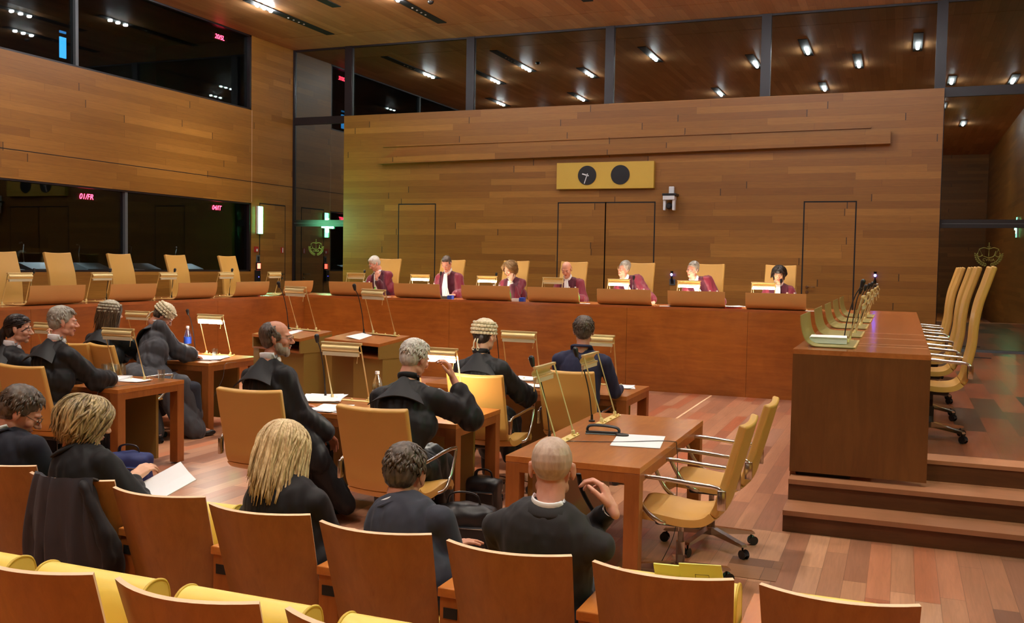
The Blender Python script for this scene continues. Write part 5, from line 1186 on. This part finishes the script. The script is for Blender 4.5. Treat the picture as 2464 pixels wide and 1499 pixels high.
for px, who, w_ in ((882, 'resting his chin', 0), (1038, 'looking straight down', 0), (1195, 'holding her face', 1), (1377, 'who is bald', 1), (1541, 'tilting his head', 0), (1717, 'leaning over', 0), (1904, 'with a dark fringe', 0)):
    for dx in (-0.05, 0.05):
        q = ony(px, 690, 14.14); bottle((q.x+dx, 14.14, BZ), 'capped water bottle behind the screen of the judge '+who+(', left one' if dx < 0 else ', right one'), M_PET, M_WHITEP, 0.245, 0.03, 'capped bottles behind the bench screens')
for px, nm in ((902, 'beside the judge resting his chin'), (1226, 'beside the fair-haired woman judge'), (1391, 'beside the bald judge')):
    q = ony(px, 705, 13.98); bottle((q.x, 13.98, BZ), 'small green glass bottle on the bench '+nm, M_GREENB, M_GREENB, 0.16, 0.028, 'green bottles on the judges bench')
q = ony(893, 700, 14.0); bottle((q.x, 14.0, BZ), 'blue-labelled water bottle beside the judge resting his chin', M_PET, M_WHITEP, 0.21, 0.03, band=M_BLUEL)
for px, nm, mt in ((1076, 'grey and blue box on the bench before the judge looking straight down', M_BLUEL), (1248, 'blue and yellow box on the bench before the fair-haired woman judge', M_BLUEL)):
    q = ony(px, 708, 14.0); t = thing('small_box', (q.x, 14.0, BZ), 0.05, nm, 'box'); MB().bbox((-0.1, -0.05, 0), (0.02, 0.05, 0.045), 0.004).build('tray', M_GREYP if px < 1200 else M_WHITEP, t); MB().bbox((0.021, -0.05, 0), (0.1, 0.05, 0.06), 0.004).build('lid', mt, t)
def tumbler(loc, up_, label, group=None, water=True):
    t = thing('tumbler', loc, 0, label, 'glass', group); p = [(0.026, 0), (0.033, 0.1), (0.0305, 0.1), (0.0235, 0.008), (0.0001, 0.008)] if up_ else [(0.033, 0), (0.026, 0.1), (0.0001, 0.1), (0.0001, 0.094), (0.0235, 0.094), (0.0305, 0)]
    MB().lathe(p, n=20).build('glass_wall', M_WATER, t, 50)
    if up_: MB().lathe([(0.0232, 0.009), (0.0285, 0.06), (0.0001, 0.06)], n=18).build('water', pane_mat('water_fill', (0.86, 0.9, 0.92), 0.1), t, 50)
    return t
tumbler(at(517, 861, TT_), True, 'tumbler of water beside the bright papers on the back left table'); tumbler(at(388, 917, TT_), True, 'tumbler of water near the right end of the left table')
c0 = onz(265, 902, TT_)
for i, (dx, dy) in enumerate(((-0.07, 0), (0, -0.04), (0, 0.04), (0.07, 0.0), (-0.07, 0.08), (0.07, 0.08))): tumbler((c0.x+dx, c0.y+dy, TT_), False, 'upturned clear tumbler in the cluster on the left table', 'upturned tumblers on the left table')
for i, (dx, dy) in enumerate(((-0.04, 0), (0.04, 0.0), (-0.04, 0.1), (0.04, 0.1))): tumbler((-0.46+dx, 12.5+dy, BZ), False, 'upturned clear tumbler in the cluster on the right bench', 'upturned tumblers on the right bench')
# black desk phone unit with a handset and coiled headphones on the near table
q = onz(1452, 1042, TT_); SC = 0.62; t = thing('desk_phone', (q.x, q.y, TT_-0.002), 0.2, 'black interpretation handset on a grey base plate on the near table', 'phone')
MB().bbox((-0.17, -0.09, 0), (0.15, 0.09, 0.008), 0.003).build('base_plate', M_GREYP, t)
m = MB(); pts = bez([(-0.15, -0.02, 0.01), (-0.155, -0.02, 0.05), (-0.12, -0.02, 0.078), (0, -0.03, 0.082), (0.12, -0.04, 0.07), (0.155, -0.045, 0.045), (0.15, -0.045, 0.01)]); m.tube(pts, 0.017, 10, flat=(1.3, 0.8)); m.bbox((-0.17, -0.055, 0.006), (0.17, -0.02, 0.026), 0.006); m.build('handset', M_BLACK, t, 50)
m = MB(); m.tube([Vector((0.19+0.055*math.cos(a), -0.12+0.035*math.sin(a), 0.014)) for a in [2*PI*i/20 for i in range(20)]], 0.011, 8, closed=True); m.tube([(0.15, -0.04, 0.02), (0.19, -0.02, 0.012), (0.22, -0.08, 0.012)], 0.005, 8); m.build('headphone_loop', M_STEEL, t, True); t.scale = (0.66, 0.66, 0.66)
# cables
def cable(pts, label, mat=M_BLACK, r=0.0025):
    m = MB(); m.tube(bez(pts), r, 6); o = m.build('cable', mat, None, True); tag(o, label, 'cable'); return o
cable([(-1.9, 5.6, 0.745), (-1.6, 5.72, 0.7445), (-1.3, 5.9, 0.745), (-1.255, 5.92, 0.7), (-1.25, 5.93, 0.45), (-1.24, 5.85, 0.2), (-1.3, 5.7, 0.01)], 'thin dark cable crossing the near table and hanging down its right side')
a = onz(372, 922, TT_); cable([(a.x, a.y, TT_+0.003), (-6.05, 6.108, TT_), (-6.1, 6.1, 0.6), (-6.25, 6.1, 0.42), (-6.45, 6.1, 0.4)], 'thin pale cord hanging from the front of the left table', M_GREYP, 0.002)
a = onz(568, 872, TT_); cable([(a.x, a.y, TT_+0.003), (a.x+0.02, 8.115, TT_), (a.x+0.0, 8.1, 0.6), (a.x-0.1, 8.08, 0.4)], 'thin pale cord hanging from the back left table', M_GREYP, 0.002)
# bags
def bag(name, loc, rz, w, d, h, mat, label, strap=True, pocket=True):
    t = thing(name, loc, rz, label, 'bag'); m = MB()
    m.bbox((-w/2, -d/2, 0), (w/2, d/2, h*0.9), min(w, d)*0.22); m.ell((0, 0, h*0.86), (w*0.46, d*0.42, h*0.12)); me = remesh(m, 0.012, 3); displace(me, lambda co, no: co+no*(vnoise(co, (14, 14, 10))*0.012)[:, None]); setmesh('body', me, [mat], t)
    if pocket:
        m = MB(); m.bbox((-w*0.38, -d/2-0.025, h*0.1), (w*0.38, -d/2+0.01, h*0.62), 0.012); f = m.build('front_pocket', mat, t)
        m = MB(); m.tube([(-w*0.36, -d/2-0.027, h*0.6), (w*0.36, -d/2-0.027, h*0.6)], 0.004, 6); m.bbox((-w*0.1, -d/2-0.034, h*0.5), (-w*0.06, -d/2-0.026, h*0.6), 0.003); m.build('zip', M_CHROME, f)
    if strap:
        m = MB(); m.tube(bez([(-w*0.25, 0, h*0.9), (-w*0.2, -0.01, h*1.1), (0, -0.015, h*1.16), (w*0.2, -0.01, h*1.1), (w*0.25, 0, h*0.9)]), 0.01, 8, flat=(1.5, 0.6)); m.build('handle', M_BLACK if mat != CL['navy'] else mat, t, True)
    return t
M_BAG = simple('black_nylon', (0.012, 0.012, 0.014), 0.4, bump=0.2); M_BLUEBAG = simple('blue_denim_bag', c8(38,50,104), 0.7, var=0.2, sc=30)
t = bag('laptop_bag', (-2.46, 5.4, 0), 0.25, 0.42, 0.18, 0.36, M_BAG, 'large black laptop bag with a zip pocket standing between the two front men')
m = MB(); m.tube(bez([(-0.19, 0, 0.28), (-0.26, -0.03, 0.2), (-0.27, -0.06, 0.08), (-0.2, -0.09, 0.02)]), 0.012, 8, flat=(1.6, 0.4)); m.build('shoulder_strap', M_BAG, t, True)
bag('briefcase', (-2.78, 6.45, 0), 0.1, 0.26, 0.14, 0.28, M_BAG, 'black bag with a light handle standing under the right end of the centre table')
bag('handbag', (-5.62, 5.95, 0), 0.3, 0.34, 0.18, 0.30, M_BLUEBAG, 'dark blue soft handbag beside the left table leg')
bag('rucksack', (-6.36, 8.35, 0), 0.4, 0.2, 0.2, 0.34, M_BAG, 'black rucksack on the floor right of the back left table', pocket=False)
# papers of the front row
t = thing('booklet', tuple(ony(386, 1176, 3.66)), 0.2, 'white booklet held open on the lap of the woman with ash-blonde hair', 'booklet')
MB().sheet([[Vector((u*0.105, v*0.15, 0.012*abs(u))) for v in (-1, 0, 1)] for u in (-1, -0.3, 0, 0.3, 1)], 0.004).build('pages', M_PAPER, t); MB().box((-0.004, -0.15, -0.004), (0.004, 0.15, 0.0)).build('spine', M_PAPER, t); t.rotation_euler = (0.45, 0.25, -0.5)
paper(tuple(ony(1073, 1352, 3.5)), 0.14, 0.24, 0.3, 'white papers lying between the slate-suited man and the bald man', 3, tilt=(0.1, 0, 0))
paper(tuple(ony(770, 1292, 3.55)), 0.12, 0.22, -0.2, 'pale blue sheet between the blonde woman and the slate-suited man', tilt=(0.2, 0.1, 0), mat=simple('pale_blue_paper', c8(196,220,236), 0.6))
t = thing('folder', tuple(ony(1660, 1392, 3.30)), -0.05, 'yellow-green card folder standing on the cushion of an empty front seat', 'folder')
M_FOLD = simple('yellow_folder', c8(226,224,120), 0.55); R = rotm(0.35, 0.0, 0) @ Matrix.Scale(0.8, 3)
m = MB(); m.bbox((-0.155, -0.004, -0.14), (-0.03, 0.004, 0.062), 0.001, M=R @ rotm(0, -0.06, 0)); m.bbox((-0.035, -0.009, -0.14), (0.15, -0.003, 0.082), 0.001, M=R @ rotm(0, -0.1, 0)); m.build('cover', M_FOLD, t)
m = MB()
for a, b in (((0.03, 0.0), (0.09, 0.0)), ((0.03, -0.05), (0.09, -0.05)), ((0.03, 0.0), (0.03, -0.05)), ((0.09, 0.0), (0.09, -0.05))):
    m.tube([R @ rotm(0, -0.1, 0) @ Vector((a[0], -0.0098, a[1]+0.03)), R @ rotm(0, -0.1, 0) @ Vector((b[0], -0.0098, b[1]+0.03))], 0.0008, 4)
m.build('printed_frame', M_BLACK, t)
# dark jacket draped over the back of the woman's seat
P = []; rnd = random.Random(5)
for i in range(33):
    u = -1+2*i/32; row = []
    for j in range(22):
        v = j/21; f = 0.045*math.sin(u*7+1.2*math.sin(v*3))*(0.15+v)+0.02*math.sin(u*15+v*4)*v
        if v < 0.15: k = v/0.15; y = 0.06-0.085*k; z = 0.80+0.075*math.sin(k*PI*0.5)
        else: k = (v-0.15)/0.85; y = -0.025-0.03*math.sin(k*PI)+0.10*k; z = 0.875-0.60*k-0.07*k*math.sin(u*4+1)
        row.append(Vector((0.02+u*(0.15+0.09*v)-0.05*v, y-0.072*(1-min(1, u*u))-abs(f)*1.0-0.012, z)))
    P.append(row)
t = thing('draped_jacket', (-3.385, 3.22, 0), 0.05, 'dark jacket draped over the back of a front row seat at lower left', 'jacket')
MB().sheet(P, 0.008).build("cloth", cloth('dark_jacket_cloth', c8(58,58,66), 0.6), t, 70)
m = MB(); m.cone((0.16, -0.06, 0.82), (0.25, -0.02, 0.55), 0.05, 0.055, 12, flat=(1, 0.6)); m.cone((0.25, -0.02, 0.55), (0.22, 0.02, 0.28), 0.055, 0.06, 12, flat=(1, 0.6)); me = remesh(m, 0.01, 2); displace(me, lambda co, no: co+no*(vnoise(co, (18, 18, 9))*0.02)[:, None]); setmesh('sleeve', me, [CL['black']], t)
# curved stem beside the ear of the bald man
a, b = ony(1392, 1140, 3.5), ony(1440, 1252, 3.62); m = MB(); m.tube(bez([a, a.lerp(b, 0.4)+Vector((-0.015, 0, 0)), b]), 0.007, 8, flat=(1.5, 0.7)); tag(m.build('headphone_stem', M_STEEL, None, True), 'dark curved headphone stem held beside the ear of the bald man', 'headphones')
